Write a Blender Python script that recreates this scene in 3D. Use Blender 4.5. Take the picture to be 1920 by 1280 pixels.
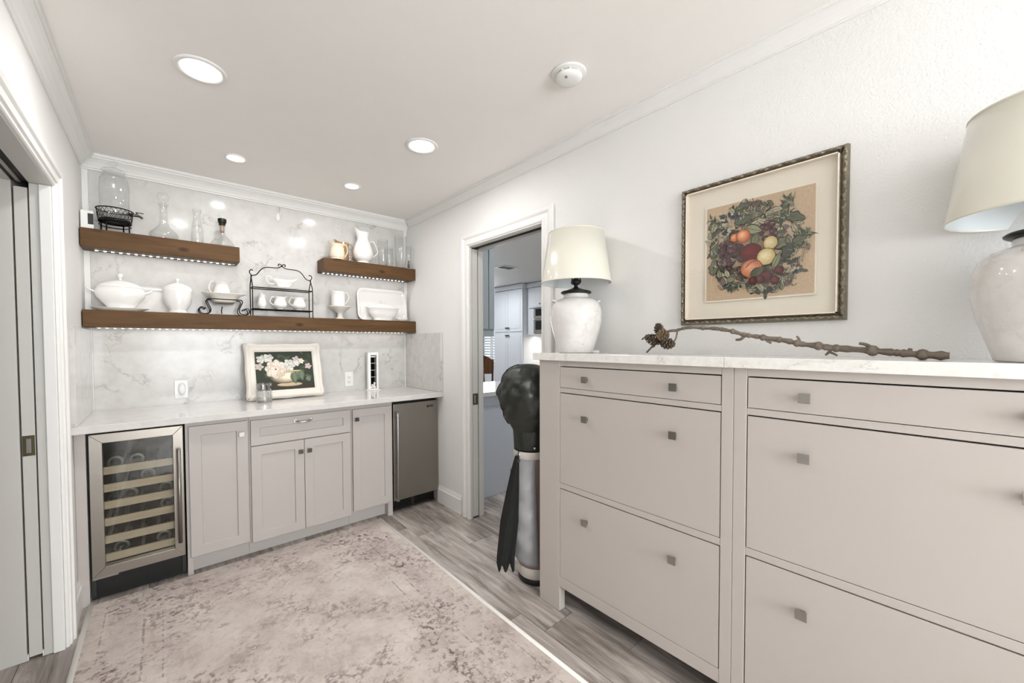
import bpy, math, random
from math import sin, cos, pi, radians
from mathutils import Matrix, Vector, noise
for _o in list(bpy.data.objects):
    bpy.data.objects.remove(_o, do_unlink=True)
SC = bpy.context.scene
COL = SC.collection
# ------------------------------------------------------------------ camera
YAW, PITCH, ROLL = 0.7070275, -0.0255844, 0.00353534
def _cam():
    cy, sy, cp, sp = cos(YAW), sin(YAW), cos(PITCH), sin(PITCH)
    fwd = Vector((sy*cp, cy*cp, sp)); right = Vector((cy, -sy, 0)); down = -right.cross(fwd)
    c, s = cos(ROLL), sin(ROLL)
    r2 = c*right + s*down; d2 = -s*right + c*down
    cd = bpy.data.cameras.new('camera'); co = bpy.data.objects.new('camera', cd); COL.objects.link(co)
    m = Matrix((r2, -d2, -fwd)).transposed().to_4x4(); m.translation = Vector((0, 0, 1.34))
    co.matrix_world = m
    cd.sensor_width = 36; cd.lens = 744.737/1920*36
    cd.shift_x = 18.41/1920; cd.shift_y = 22.455/1920; cd.clip_start = .02
    SC.camera = co
_cam()
# ------------------------------------------------------------------ world, exposure, large lights
SC.view_settings.view_transform = 'Standard'; SC.view_settings.look = 'None'
SC.view_settings.gamma = 1; SC.view_settings.use_curve_mapping = False
SC.view_settings.exposure = -0.20
W = bpy.data.worlds.new('world'); SC.world = W; W.use_nodes = True
W.node_tree.nodes['Background'].inputs[0].default_value = (.80, .90, 1, 1)
W.node_tree.nodes['Background'].inputs[1].default_value = 1.6
def area(name, loc, rot, sx, sy, power, color=(1, 1, 1), shape='RECTANGLE', spread=180, parent=None):
    l = bpy.data.lights.new(name, 'AREA'); l.shape = shape; l.size = sx
    if shape in ('RECTANGLE', 'ELLIPSE'): l.size_y = sy
    l.energy = power; l.color = color; l.spread = radians(spread)
    o = bpy.data.objects.new(name, l); COL.objects.link(o); o.location = loc; o.rotation_euler = rot
    if parent: o.parent = parent
    return o
SC.cycles.transparent_max_bounces = 24
# added front fill, set at an unseen window behind the photographer
area('added_rear_fill', (.70, -3.50, 1.40), (radians(95), 0, 0), 1.7, 1.5, 155, (.95, .975, 1))
# daylight through the shuttered kitchen window
area('kitchen_daylight', (5.70, 7.15, 1.45), (0, radians(90), 0), 1.1, .9, 40, (.86, .93, 1))
# ------------------------------------------------------------------ helpers
def srgb(r, g, b):
    f = lambda c: (c/12.92 if c <= .04045 else ((c+.055)/1.055)**2.4)
    return (f(r/255), f(g/255), f(b/255), 1)
def lerp(a, b, t): return a+(b-a)*t
def cat(pts, n=6, closed=False):
    P = [Vector(p) for p in pts]; out = []; m = len(P)
    for i in range(m if closed else m-1):
        g = (lambda k: P[k % m]) if closed else (lambda k: P[min(max(k, 0), m-1)])
        p0, p1, p2, p3 = g(i-1), g(i), g(i+1), g(i+2)
        for k in range(n):
            t = k/n
            out.append(.5*((2*p1)+(p2-p0)*t+(2*p0-5*p1+4*p2-p3)*t*t+(3*p1-p0-3*p2+p3)*t*t*t))
    if not closed: out.append(P[-1].copy())
    return out
class MB:
    def __init__(s): s.v = []; s.f = []; s.s = []; s.c = []; s.T = Matrix.Identity(4)
    def at(s, loc=(0, 0, 0), rz=0, rx=0, ry=0):
        s.T = Matrix.Translation(loc) @ Matrix.Rotation(rz, 4, 'Z') @ Matrix.Rotation(ry, 4, 'Y') @ Matrix.Rotation(rx, 4, 'X'); return s
    def add(s, vs, fs, smooth=False, col=None):
        b = len(s.v); s.v += [tuple(s.T @ Vector(p)) for p in vs]
        for f in fs: s.f.append([b+i for i in f]); s.s.append(smooth); s.c.append(col)
        return s
    def box(s, x0, x1, y0, y1, z0, z1, col=None):
        if x0 > x1: x0, x1 = x1, x0
        if y0 > y1: y0, y1 = y1, y0
        if z0 > z1: z0, z1 = z1, z0
        return s.add([(x0, y0, z0), (x1, y0, z0), (x1, y1, z0), (x0, y1, z0), (x0, y0, z1), (x1, y0, z1), (x1, y1, z1), (x0, y1, z1)],
                     [(0, 3, 2, 1), (4, 5, 6, 7), (0, 1, 5, 4), (1, 2, 6, 5), (2, 3, 7, 6), (3, 0, 4, 7)], False, col)
    def lathe(s, prof, seg=36, sx=1, sy=1, c=(0, 0, 0), wob=None, smooth=True):
        vs = []; fs = []; rows = []
        for r, z in prof:
            if r < 1e-6: rows.append([len(vs)]); vs.append((c[0], c[1], c[2]+z))
            else:
                rows.append(list(range(len(vs), len(vs)+seg)))
                for k in range(seg):
                    a = 2*pi*k/seg; q = r*(wob(a, z) if wob else 1)
                    vs.append((c[0]+q*cos(a)*sx, c[1]+q*sin(a)*sy, c[2]+z))
        for a, b in zip(rows, rows[1:]):
            if len(a) == 1 and len(b) == 1: continue
            for k in range(seg):
                k2 = (k+1) % seg
                if len(a) == 1: fs.append((a[0], b[k2], b[k]))
                elif len(b) == 1: fs.append((a[k], a[k2], b[0]))
                else: fs.append((a[k], a[k2], b[k2], b[k]))
        return s.add(vs, fs, smooth)
    def tube(s, pts, r, seg=8, closed=False, flat=1):
        P = [Vector(p) for p in pts]; n = len(P); rr = r if isinstance(r, (list, tuple)) else [r]*n
        vs = []; fs = []; prev = None
        for i in range(n):
            a = P[(i-1) % n] if (closed or i > 0) else P[i]; b = P[(i+1) % n] if (closed or i < n-1) else P[i]
            t = (b-a); t = t.normalized() if t.length > 1e-9 else Vector((0, 0, 1))
            if prev is None:
                u = t.cross(Vector((0, 0, 1)))
                if u.length < .05: u = t.cross(Vector((1, 0, 0)))
            else: u = prev-t*prev.dot(t)
            u.normalize(); prev = u; w = t.cross(u)
            for k in range(seg):
                an = 2*pi*k/seg; vs.append(P[i]+u*cos(an)*rr[i]+w*sin(an)*rr[i]*flat)
        for i in range(n if closed else n-1):
            i2 = (i+1) % n
            for k in range(seg):
                k2 = (k+1) % seg; fs.append((i*seg+k, i*seg+k2, i2*seg+k2, i2*seg+k))
        if not closed:
            fs.append(tuple(range(seg))[::-1]); fs.append(tuple((n-1)*seg+k for k in range(seg)))
        return s.add(vs, fs, True)
    def grid(s, fn, nu, nv, cu=False, cv=False, smooth=True):
        vs = [fn(i/(nu if cu else nu-1), j/(nv if cv else nv-1)) for i in range(nu) for j in range(nv)]; fs = []
        for i in range(nu if cu else nu-1):
            for j in range(nv if cv else nv-1):
                i2 = (i+1) % nu; j2 = (j+1) % nv; fs.append((i*nv+j, i2*nv+j, i2*nv+j2, i*nv+j2))
        return s.add(vs, fs, smooth)
    def ball(s, c, rx, ry=None, rz=None, nu=16, nv=10):
        ry = ry or rx; rz = rz or rx
        return s.lathe([(sin(pi*j/nv), -cos(pi*j/nv)*rz/rx) for j in range(nv+1)] and
                       [(rx*sin(pi*j/nv), -cos(pi*j/nv)*rz) for j in range(nv+1)], nu, 1, ry/rx, c)
    def prism(s, poly, axis, d0, d1, smooth=False):
        n = len(poly)
        def P(p, d): return {'x': (d, p[0], p[1]), 'y': (p[0], d, p[1]), 'z': (p[0], p[1], d)}[axis]
        vs = [P(p, d0) for p in poly]+[P(p, d1) for p in poly]
        fs = [tuple(range(n)), tuple(range(n, 2*n))[::-1]]+[((k+1) % n, k, n+k, n+(k+1) % n) for k in range(n)]
        return s.add(vs, fs, smooth)
    def quad(s, a, b, c, d, col=None): return s.add([a, b, c, d], [(0, 1, 2, 3)], False, col)
    def mesh(s, name, off=(0, 0, 0)):
        me = bpy.data.meshes.new(name)
        me.from_pydata([(p[0]-off[0], p[1]-off[1], p[2]-off[2]) for p in s.v], [], s.f)
        me.polygons.foreach_set('use_smooth', s.s)
        if any(c is not None for c in s.c):
            at = me.color_attributes.new('Col', 'FLOAT_COLOR', 'CORNER')
            for p, c in zip(me.polygons, s.c):
                for li in p.loop_indices: at.data[li].color = c or (1, 1, 1, 1)
        me.update()
        return me
def fixn(me):
    import bmesh
    bm = bmesh.new(); bm.from_mesh(me); bmesh.ops.recalc_face_normals(bm, faces=bm.faces); bm.to_mesh(me); bm.free()
def tag(o, label=None, cat_=None, group=None, kind=None):
    if label: o['label'] = label
    if cat_: o['category'] = cat_
    if group: o['group'] = group
    if kind: o['kind'] = kind
    return o
def thing(name, label, cat_, loc=(0, 0, 0), rz=0, group=None, kind=None):
    o = bpy.data.objects.new(name, None); COL.objects.link(o); o.empty_display_size = .05
    o.location = loc; o.rotation_euler = (0, 0, rz)
    return tag(o, label, cat_, group, kind)
def part(name, mb, mat, parent=None, bevel=0, world=False, label=None, kind=None, loc=None, recalc=True, seg=2):
    off = (0, 0, 0)
    if world and parent:
        off = Vector(parent.location)
        if parent.parent: off = off+parent.parent.location
    me = mb if isinstance(mb, bpy.types.Mesh) else mb.mesh(name, off)
    if recalc and not isinstance(mb, bpy.types.Mesh): fixn(me)
    me.materials.clear()
    for m in (mat if isinstance(mat, (list, tuple)) else [mat]): me.materials.append(m)
    o = bpy.data.objects.new(name, me); COL.objects.link(o)
    if parent: o.parent = parent
    if loc: o.location = loc
    if bevel:
        b = o.modifiers.new('bevel', 'BEVEL'); b.width = bevel; b.segments = seg; b.limit_method = 'ANGLE'; b.angle_limit = radians(40)
    if label: o['label'] = label
    if kind: o['kind'] = kind
    return o
def solo(name, label, cat_, mb, mat, loc=(0, 0, 0), rz=0, bevel=0, group=None, kind=None, world=False, seg=2):
    me = mb.mesh(name, loc if world else (0, 0, 0)); fixn(me); me.materials.append(mat)
    o = bpy.data.objects.new(name, me); COL.objects.link(o); o.location = loc; o.rotation_euler = (0, 0, rz)
    if bevel:
        b = o.modifiers.new('bevel', 'BEVEL'); b.width = bevel; b.segments = seg; b.limit_method = 'ANGLE'; b.angle_limit = radians(40)
    return tag(o, label, cat_, group, kind)
def copy_tree(o, parent=None):
    c = o.copy(); COL.objects.link(c); c.parent = parent
    for ch in list(o.children): copy_tree(ch, c)
    return c
# ------------------------------------------------------------------ materials
def new_mat(name):
    m = bpy.data.materials.new(name); m.use_nodes = True
    nt = m.node_tree; return m, nt, nt.nodes['Principled BSDF']
def N(nt, typ, **kw):
    n = nt.nodes.new(typ)
    for k, v in kw.items():
        if k.startswith('i_'):
            key = k[2:]; n.inputs[int(key) if key.isdigit() else key.replace('_', ' ')].default_value = v
        else: setattr(n, k, v)
    return n
def L(nt, a, b): nt.links.new(a, b)
def plain(name, col, rough=.5, metal=0, coat=0, bump=None, spec=.5):
    m, nt, b = new_mat(name)
    b.inputs['Base Color'].default_value = col; b.inputs['Roughness'].default_value = rough; b.inputs['Metallic'].default_value = metal
    b.inputs['Coat Weight'].default_value = coat; b.inputs['Specular IOR Level'].default_value = spec
    tc = N(nt, 'ShaderNodeTexCoord')
    # faint tonal variation so that no surface is perfectly uniform
    nz = N(nt, 'ShaderNodeTexNoise', i_Scale=7.0, i_Detail=3.0); L(nt, tc.outputs['Object'], nz.inputs['Vector'])
    mx = N(nt, 'ShaderNodeMix', data_type='RGBA', blend_type='MULTIPLY', i_0=.5)
    cr = N(nt, 'ShaderNodeValToRGB'); cr.color_ramp.elements[0].color = (.93, .93, .93, 1); cr.color_ramp.elements[1].color = (1, 1, 1, 1)
    L(nt, nz.outputs[0], cr.inputs[0]); mx.inputs[6].default_value = col; L(nt, cr.outputs[0], mx.inputs[7]); L(nt, mx.outputs[2], b.inputs['Base Color'])
    if bump:
        sc, st, di = bump
        n2 = N(nt, 'ShaderNodeTexNoise', i_Scale=sc, i_Detail=3.0); L(nt, tc.outputs['Object'], n2.inputs['Vector'])
        bp = N(nt, 'ShaderNodeBump', i_Strength=st, i_Distance=di); L(nt, n2.outputs[0], bp.inputs['Height']); L(nt, bp.outputs[0], b.inputs['Normal'])
    return m
def emit(name, col, st):
    m, nt, b = new_mat(name); b.inputs['Base Color'].default_value = (.8, .8, .8, 1)
    b.inputs['Emission Color'].default_value = col; b.inputs['Emission Strength'].default_value = st; return m
def ramp(nt, src, stops):
    cr = N(nt, 'ShaderNodeValToRGB'); e = cr.color_ramp.elements
    while len(e) < len(stops): e.new(.5)
    for k, (p, c) in enumerate(stops): e[k].position = p; e[k].color = c if len(c) == 4 else (*c, 1)
    L(nt, src, cr.inputs[0]); return cr.outputs[0]
def math_(nt, op, a, b=None, c=None):
    n = N(nt, 'ShaderNodeMath', operation=op)
    for i, x in enumerate((a, b, c)):
        if x is None: continue
        if isinstance(x, (int, float)): n.inputs[i].default_value = x
        else: L(nt, x, n.inputs[i])
    return n.outputs[0]
def mixc(nt, f, a, b, bt='MIX'):
    m = N(nt, 'ShaderNodeMix', data_type='RGBA', blend_type=bt)
    for i, x in ((0, f), (6, a), (7, b)):
        if isinstance(x, (int, float)): m.inputs[i].default_value = x
        elif isinstance(x, (tuple, list)): m.inputs[i].default_value = x
        else: L(nt, x, m.inputs[i])
    return m.outputs[2]
def glass(name, tint=(1, 1, 1, 1), ior=1.45, rough=0.0, refl=1.0):
    # see-through pane/vessel: clear body with a real Fresnel reflection
    m, nt, b = new_mat(name); nt.nodes.remove(b); out = nt.nodes['Material Output']
    tr = N(nt, 'ShaderNodeBsdfTransparent'); tr.inputs[0].default_value = tint
    gl = N(nt, 'ShaderNodeBsdfGlossy'); gl.inputs['Roughness'].default_value = rough
    lw = N(nt, 'ShaderNodeLayerWeight'); lw.inputs['Blend'].default_value = .5; mx = N(nt, 'ShaderNodeMixShader')
    f = math_(nt, 'ADD', math_(nt, 'MULTIPLY', math_(nt, 'POWER', lw.outputs['Facing'], 4.0), .55*refl), .035*refl)
    L(nt, f, mx.inputs[0]); L(nt, tr.outputs[0], mx.inputs[1]); L(nt, gl.outputs[0], mx.inputs[2]); L(nt, mx.outputs[0], out.inputs[0]); return m
def marble(name, base, vein, scale=1.6, amount=.8, rough=.1, spec=.5):
    m, nt, b = new_mat(name); tc = N(nt, 'ShaderNodeTexCoord')
    mp = N(nt, 'ShaderNodeMapping'); mp.inputs['Rotation'].default_value = (.5, .6, .7); L(nt, tc.outputs['Object'], mp.inputs[0])
    n1 = N(nt, 'ShaderNodeTexNoise', i_Scale=scale, i_Detail=9.0, i_Roughness=.62, i_Distortion=.6); L(nt, mp.outputs[0], n1.inputs['Vector'])
    v1 = math_(nt, 'ABSOLUTE', math_(nt, 'SUBTRACT', n1.outputs[0], .5))
    line = ramp(nt, v1, [(0, (1, 1, 1, 1)), (.007, (.25, .25, .25, 1)), (.022, (0, 0, 0, 1))])
    n2 = N(nt, 'ShaderNodeTexNoise', i_Scale=scale*2.2, i_Detail=4.0); L(nt, mp.outputs[0], n2.inputs['Vector'])
    patch = ramp(nt, n2.outputs[0], [(.46, (0, 0, 0, 1)), (.64, (1, 1, 1, 1))])
    n3 = N(nt, 'ShaderNodeTexNoise', i_Scale=scale*6, i_Detail=6.0, i_Roughness=.65); L(nt, mp.outputs[0], n3.inputs['Vector'])
    cloud = ramp(nt, n3.outputs[0], [(.3, (.90, .90, .89, 1)), (.6, (1, 1, 1, 1))])
    f = math_(nt, 'MULTIPLY', math_(nt, 'MULTIPLY', line, patch), amount)
    col = mixc(nt, 1.0, mixc(nt, f, base, vein), cloud, 'MULTIPLY')
    n4 = N(nt, 'ShaderNodeTexNoise', i_Scale=scale*9, i_Detail=2.0); L(nt, mp.outputs[0], n4.inputs['Vector'])
    spot = ramp(nt, n4.outputs[0], [(.70, (0, 0, 0, 1)), (.76, (1, 1, 1, 1))])
    col = mixc(nt, math_(nt, 'MULTIPLY', spot, .25*amount), col, vein)
    L(nt, col, b.inputs['Base Color']); b.inputs['Roughness'].default_value = rough; b.inputs['Specular IOR Level'].default_value = spec; return m
def wood(name, c1, c2, axis=0, rough=.55, knots=True, sc=1.0):
    m, nt, b = new_mat(name); tc = N(nt, 'ShaderNodeTexCoord'); mp = N(nt, 'ShaderNodeMapping')
    s = [14*sc]*3; s[axis] = 1.1*sc; mp.inputs['Scale'].default_value = s; L(nt, tc.outputs['Object'], mp.inputs[0])
    n1 = N(nt, 'ShaderNodeTexNoise', i_Scale=2.0, i_Detail=7.0, i_Roughness=.6, i_Distortion=.5); L(nt, mp.outputs[0], n1.inputs['Vector'])
    col = ramp(nt, n1.outputs[0], [(.28, c2), (.68, c1)])
    if knots:
        mp2 = N(nt, 'ShaderNodeMapping'); s2 = [9.0]*3; s2[axis] = 4.5; mp2.inputs['Scale'].default_value = s2; L(nt, tc.outputs['Object'], mp2.inputs[0])
        vo = N(nt, 'ShaderNodeTexVoronoi', i_Scale=1.0); L(nt, mp2.outputs[0], vo.inputs['Vector'])
        k = ramp(nt, vo.outputs['Distance'], [(.06, (1, 1, 1, 1)), (.17, (0, 0, 0, 1))])
        col = mixc(nt, math_(nt, 'MULTIPLY', k, .7), col, tuple(x*.35 for x in c2[:3])+(1,))
    L(nt, col, b.inputs['Base Color']); b.inputs['Roughness'].default_value = rough
    b.inputs['Specular IOR Level'].default_value = .25
    bp = N(nt, 'ShaderNodeBump', i_Strength=.15, i_Distance=.002); L(nt, n1.outputs[0], bp.inputs['Height']); L(nt, bp.outputs[0], b.inputs['Normal']); return m
def plank_mat():
    m, nt, b = new_mat('weathered_plank'); tc = N(nt, 'ShaderNodeTexCoord'); oi = N(nt, 'ShaderNodeObjectInfo')
    off = N(nt, 'ShaderNodeVectorMath', operation='SCALE'); off.inputs[0].default_value = (17, 31, 5); L(nt, oi.outputs['Random'], off.inputs['Scale'])
    ad = N(nt, 'ShaderNodeVectorMath', operation='ADD'); L(nt, tc.outputs['Object'], ad.inputs[0]); L(nt, off.outputs[0], ad.inputs[1])
    mp = N(nt, 'ShaderNodeMapping'); mp.inputs['Scale'].default_value = (9, 1.0, 9); L(nt, ad.outputs[0], mp.inputs[0])
    n1 = N(nt, 'ShaderNodeTexNoise', i_Scale=2.2, i_Detail=9.0, i_Roughness=.68, i_Distortion=.9); L(nt, mp.outputs[0], n1.inputs['Vector'])
    col = ramp(nt, n1.outputs[0], [(.26, srgb(88, 81, 77)), (.42, srgb(150, 141, 135)), (.56, srgb(182, 173, 167)), (.74, srgb(212, 206, 200))])
    mp3 = N(nt, 'ShaderNodeMapping'); mp3.inputs['Scale'].default_value = (3.2, .9, 3); L(nt, ad.outputs[0], mp3.inputs[0])
    n2 = N(nt, 'ShaderNodeTexNoise', i_Scale=2.0, i_Detail=5.0, i_Roughness=.55); L(nt, mp3.outputs[0], n2.inputs['Vector'])
    dk = ramp(nt, n2.outputs[0], [(.40, (.46, .44, .42, 1)), (.56, (1, 1, 1, 1))])
    col = mixc(nt, .7, col, dk, 'MULTIPLY')
    mp2 = N(nt, 'ShaderNodeMapping'); mp2.inputs['Scale'].default_value = (5.5, 3.2, 5); L(nt, ad.outputs[0], mp2.inputs[0])
    vo = N(nt, 'ShaderNodeTexVoronoi', i_Scale=1.0); L(nt, mp2.outputs[0], vo.inputs['Vector'])
    k = ramp(nt, vo.outputs['Distance'], [(.03, (1, 1, 1, 1)), (.075, (0, 0, 0, 1))])
    col = mixc(nt, math_(nt, 'MULTIPLY', k, .75), col, srgb(62, 54, 50))
    tone = ramp(nt, oi.outputs['Random'], [(0, (1.0, 1.0, 1.0, 1)), (1, (1.2, 1.19, 1.17, 1))])
    col = mixc(nt, 1.0, col, tone, 'MULTIPLY')
    L(nt, col, b.inputs['Base Color']); b.inputs['Roughness'].default_value = .42
    bp = N(nt, 'ShaderNodeBump', i_Strength=.2, i_Distance=.002); L(nt, n1.outputs[0], bp.inputs['Height']); L(nt, bp.outputs[0], b.inputs['Normal']); return m
def rug_mat(w, h):
    m, nt, b = new_mat('faded_rug'); tc = N(nt, 'ShaderNodeTexCoord'); P = tc.outputs['Object']
    sp = N(nt, 'ShaderNodeSeparateXYZ'); L(nt, P, sp.inputs[0])
    nw = N(nt, 'ShaderNodeTexNoise', i_Scale=14.0, i_Detail=4.0); L(nt, P, nw.inputs['Vector'])
    wv = N(nt, 'ShaderNodeVectorMath', operation='SCALE'); wv.inputs['Scale'].default_value = .05
    sb = N(nt, 'ShaderNodeVectorMath', operation='SUBTRACT'); L(nt, nw.outputs['Color'], sb.inputs[0]); sb.inputs[1].default_value = (.5, .5, .5); L(nt, sb.outputs[0], wv.inputs[0])
    ad = N(nt, 'ShaderNodeVectorMath', operation='ADD'); L(nt, P, ad.inputs[0]); L(nt, wv.outputs[0], ad.inputs[1])
    # distance to the nearest edge
    dx = math_(nt, 'SUBTRACT', w/2, math_(nt, 'ABSOLUTE', sp.outputs[0])); dy = math_(nt, 'SUBTRACT', h/2, math_(nt, 'ABSOLUTE', sp.outputs[1]))
    d = math_(nt, 'MINIMUM', dx, dy)
    # floral cells and curling outlines
    vo = N(nt, 'ShaderNodeTexVoronoi', i_Scale=11.0); L(nt, ad.outputs[0], vo.inputs['Vector'])
    rings = math_(nt, 'SINE', math_(nt, 'MULTIPLY', vo.outputs['Distance'], 22.0))
    ringm = ramp(nt, rings, [(.55, (0, 0, 0, 1)), (.85, (1, 1, 1, 1))])
    ve = N(nt, 'ShaderNodeTexVoronoi', feature='DISTANCE_TO_EDGE', i_Scale=7.0); L(nt, ad.outputs[0], ve.inputs['Vector'])
    edge = ramp(nt, ve.outputs['Distance'], [(.02, (1, 1, 1, 1)), (.08, (0, 0, 0, 1))])
    orn = math_(nt, 'MAXIMUM', ringm, edge)
    # patchy wear
    n1 = N(nt, 'ShaderNodeTexNoise', i_Scale=3.0, i_Detail=8.0, i_Roughness=.66); L(nt, P, n1.inputs['Vector'])
    wear = ramp(nt, n1.outputs[0], [(.46, (0, 0, 0, 1)), (.60, (1, 1, 1, 1))])
    n2 = N(nt, 'ShaderNodeTexNoise', i_Scale=42.0, i_Detail=5.0, i_Roughness=.65); L(nt, P, n2.inputs['Vector'])
    fleck = ramp(nt, n2.outputs[0], [(.47, (0, 0, 0, 1)), (.56, (1, 1, 1, 1))])
    def band(a, c, soft=.004):
        lo = math_(nt, 'MINIMUM', 1.0, math_(nt, 'MAXIMUM', 0.0, math_(nt, 'DIVIDE', math_(nt, 'SUBTRACT', d, a), soft)))
        hi = math_(nt, 'MINIMUM', 1.0, math_(nt, 'MAXIMUM', 0.0, math_(nt, 'DIVIDE', math_(nt, 'SUBTRACT', c, d), soft)))
        return math_(nt, 'MULTIPLY', lo, hi)
    bandm = math_(nt, 'MAXIMUM', band(.085, .21), math_(nt, 'MULTIPLY', band(.30, .36), .8))
    lines = math_(nt, 'MAXIMUM', band(.070, .080), band(.215, .228)); lines = math_(nt, 'MAXIMUM', lines, band(.285, .296))
    # large faded rosettes down the field
    vb = N(nt, 'ShaderNodeTexVoronoi', i_Scale=2.6); L(nt, ad.outputs[0], vb.inputs['Vector'])
    ros = ramp(nt, math_(nt, 'SINE', math_(nt, 'MULTIPLY', vb.outputs['Distance'], 34.0)), [(.60, (0, 0, 0, 1)), (.90, (1, 1, 1, 1))])
    orn2 = math_(nt, 'MAXIMUM', orn, math_(nt, 'MULTIPLY', ros, .8))
    o2 = math_(nt, 'MULTIPLY', orn2, math_(nt, 'ADD', math_(nt, 'MULTIPLY', bandm, .4), .6))
    f = math_(nt, 'MULTIPLY', math_(nt, 'MULTIPLY', o2, fleck), math_(nt, 'ADD', math_(nt, 'MULTIPLY', wear, .88), .12))
    f = math_(nt, 'MAXIMUM', f, math_(nt, 'MULTIPLY', math_(nt, 'MULTIPLY', lines, fleck), .6))
    n3 = N(nt, 'ShaderNodeTexNoise', i_Scale=4.5, i_Detail=6.0, i_Roughness=.6); L(nt, P, n3.inputs['Vector'])
    base = ramp(nt, n3.outputs[0], [(.35, srgb(176, 163, 156)), (.5, srgb(199, 187, 179)), (.65, srgb(211, 200, 192))])
    base = mixc(nt, math_(nt, 'MULTIPLY', bandm, .25), base, srgb(176, 162, 160))
    light = math_(nt, 'MULTIPLY', math_(nt, 'MULTIPLY', math_(nt, 'SUBTRACT', 1.0, fleck), orn2), .30)
    base = mixc(nt, light, base, srgb(212, 202, 196))
    soft = math_(nt, 'MULTIPLY', math_(nt, 'MULTIPLY', wear, fleck), .30)
    base = mixc(nt, soft, base, srgb(142, 126, 121))
    col = mixc(nt, math_(nt, 'MULTIPLY', f, .95), base, srgb(104, 88, 84))
    L(nt, col, b.inputs['Base Color']); b.inputs['Roughness'].default_value = .95; b.inputs['Specular IOR Level'].default_value = .1
    n5 = N(nt, 'ShaderNodeTexNoise', i_Scale=300.0); L(nt, P, n5.inputs['Vector'])
    bp = N(nt, 'ShaderNodeBump', i_Strength=.4, i_Distance=.002); L(nt, n5.outputs[0], bp.inputs['Height']); L(nt, bp.outputs[0], b.inputs['Normal']); return m
def steel(name, col, rough=.32, axis=2):
    m, nt, b = new_mat(name); tc = N(nt, 'ShaderNodeTexCoord'); mp = N(nt, 'ShaderNodeMapping')
    s = [260.0]*3; s[axis] = 3.0; mp.inputs['Scale'].default_value = s; L(nt, tc.outputs['Object'], mp.inputs[0])
    n = N(nt, 'ShaderNodeTexNoise', i_Scale=1.0, i_Detail=2.0); L(nt, mp.outputs[0], n.inputs['Vector'])
    r = N(nt, 'ShaderNodeMapRange'); r.inputs[3].default_value = rough-.07; r.inputs[4].default_value = rough+.1; L(nt, n.outputs[0], r.inputs[0]); L(nt, r.outputs[0], b.inputs['Roughness'])
    b.inputs['Base Color'].default_value = col; b.inputs['Metallic'].default_value = 1; return m
def paint_mat(name):
    m, nt, b = new_mat(name); a = N(nt, 'ShaderNodeVertexColor'); a.layer_name = 'Col'
    tc = N(nt, 'ShaderNodeTexCoord'); n = N(nt, 'ShaderNodeTexNoise', i_Scale=120.0, i_Detail=4.0); L(nt, tc.outputs['Object'], n.inputs['Vector'])
    c = mixc(nt, .5, a.outputs[0], ramp(nt, n.outputs[0], [(.3, (.85, .85, .85, 1)), (.7, (1.3, 1.3, 1.3, 1))]), 'MULTIPLY')
    L(nt, c, b.inputs['Base Color']); b.inputs['Roughness'].default_value = .6; return m
M = {}
M['wall'] = plain('wall_paint', srgb(237, 236, 234), .60, bump=(150, .35, .004))
M['ceil'] = plain('ceiling_paint', srgb(248, 245, 241), .7, bump=(90, .12, .003))
M['trim'] = plain('trim_enamel', srgb(238, 237, 234), .32)
M['jamb'] = plain('jamb_enamel', srgb(210, 208, 202), .35)
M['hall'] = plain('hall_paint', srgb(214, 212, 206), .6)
M['marble'] = marble('veined_marble', srgb(212, 210, 207), srgb(140, 136, 132), 2.3, .70, .13, .22)
M['quartz'] = marble('counter_quartz', srgb(218, 215, 212), srgb(204, 200, 196), 2.2, .35, .07)
M['stone'] = marble('cabinet_stone', srgb(236, 234, 230), srgb(168, 160, 152), 5.0, .6, .12)
M['cab'] = plain('cabinet_paint', srgb(187, 180, 175), .38)
M['toe'] = plain('toe_paint', srgb(190, 185, 180), .45)
M['greige'] = plain('greige_lacquer', srgb(190, 183, 177), .33)
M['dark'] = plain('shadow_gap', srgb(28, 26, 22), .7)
M['shelf'] = wood('shelf_wood', srgb(102, 73, 42), srgb(72, 50, 26), 0, .55)
M['steel'] = steel('brushed_steel', srgb(164, 158, 150), .34, 0)
M['steel2'] = steel('brushed_steel_door', srgb(146, 140, 132), .38, 0)
M['nickel'] = plain('brushed_nickel', srgb(164, 160, 156), .34, 1)
M['darkmetal'] = plain('dark_nickel', srgb(96, 92, 88), .3, 1)
M['chrome'] = plain('bright_chrome', srgb(215, 215, 215), .12, 1)
M['black'] = plain('black_plastic', srgb(22, 24, 23), .4)
M['blackgloss'] = plain('black_glass', srgb(10, 14, 14), .06)
M['inner'] = plain('cooler_interior', srgb(40, 42, 40), .6)
M['rackwood'] = wood('beech_rack', srgb(204, 188, 166), srgb(184, 166, 142), 0, .5, False)
M['bottle'] = plain('bottle_glass', srgb(26, 34, 24), .08)
M['foil'] = plain('bottle_base', srgb(96, 96, 90), .25)
M['iron'] = plain('black_iron', srgb(24, 22, 20), .45, .6)
M['ceramic'] = plain('white_glaze', srgb(240, 238, 234), .1, 0, .4)
M['ceramic2'] = plain('ivory_glaze', srgb(230, 226, 216), .14, 0, .3)
M['cream'] = plain('cream_glaze', srgb(236, 218, 192), .12, 0, .4)
M['copper'] = plain('lustre_glaze', srgb(186, 150, 112), .18, .35, .3)
M['glass'] = glass('clear_glass', (.994, .997, .995, 1), 1.45, .0, 1.5)
M['pane'] = glass('pane_glass', (.97, .98, .975, 1), 1.4, .0, .8)
M['tintpane'] = glass('tinted_pane', (.90, .91, .89, 1), 1.5, .02, 1.6)
M['cork'] = plain('cork_stem', srgb(178, 150, 132), .5)
M['plastic'] = plain('white_plastic', srgb(238, 237, 234), .35)
M['white'] = plain('white_paint', srgb(240, 239, 237), .5)
M['plank'] = plank_mat()
M['grout'] = plain('grout', srgb(92, 87, 82), .9)
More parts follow.
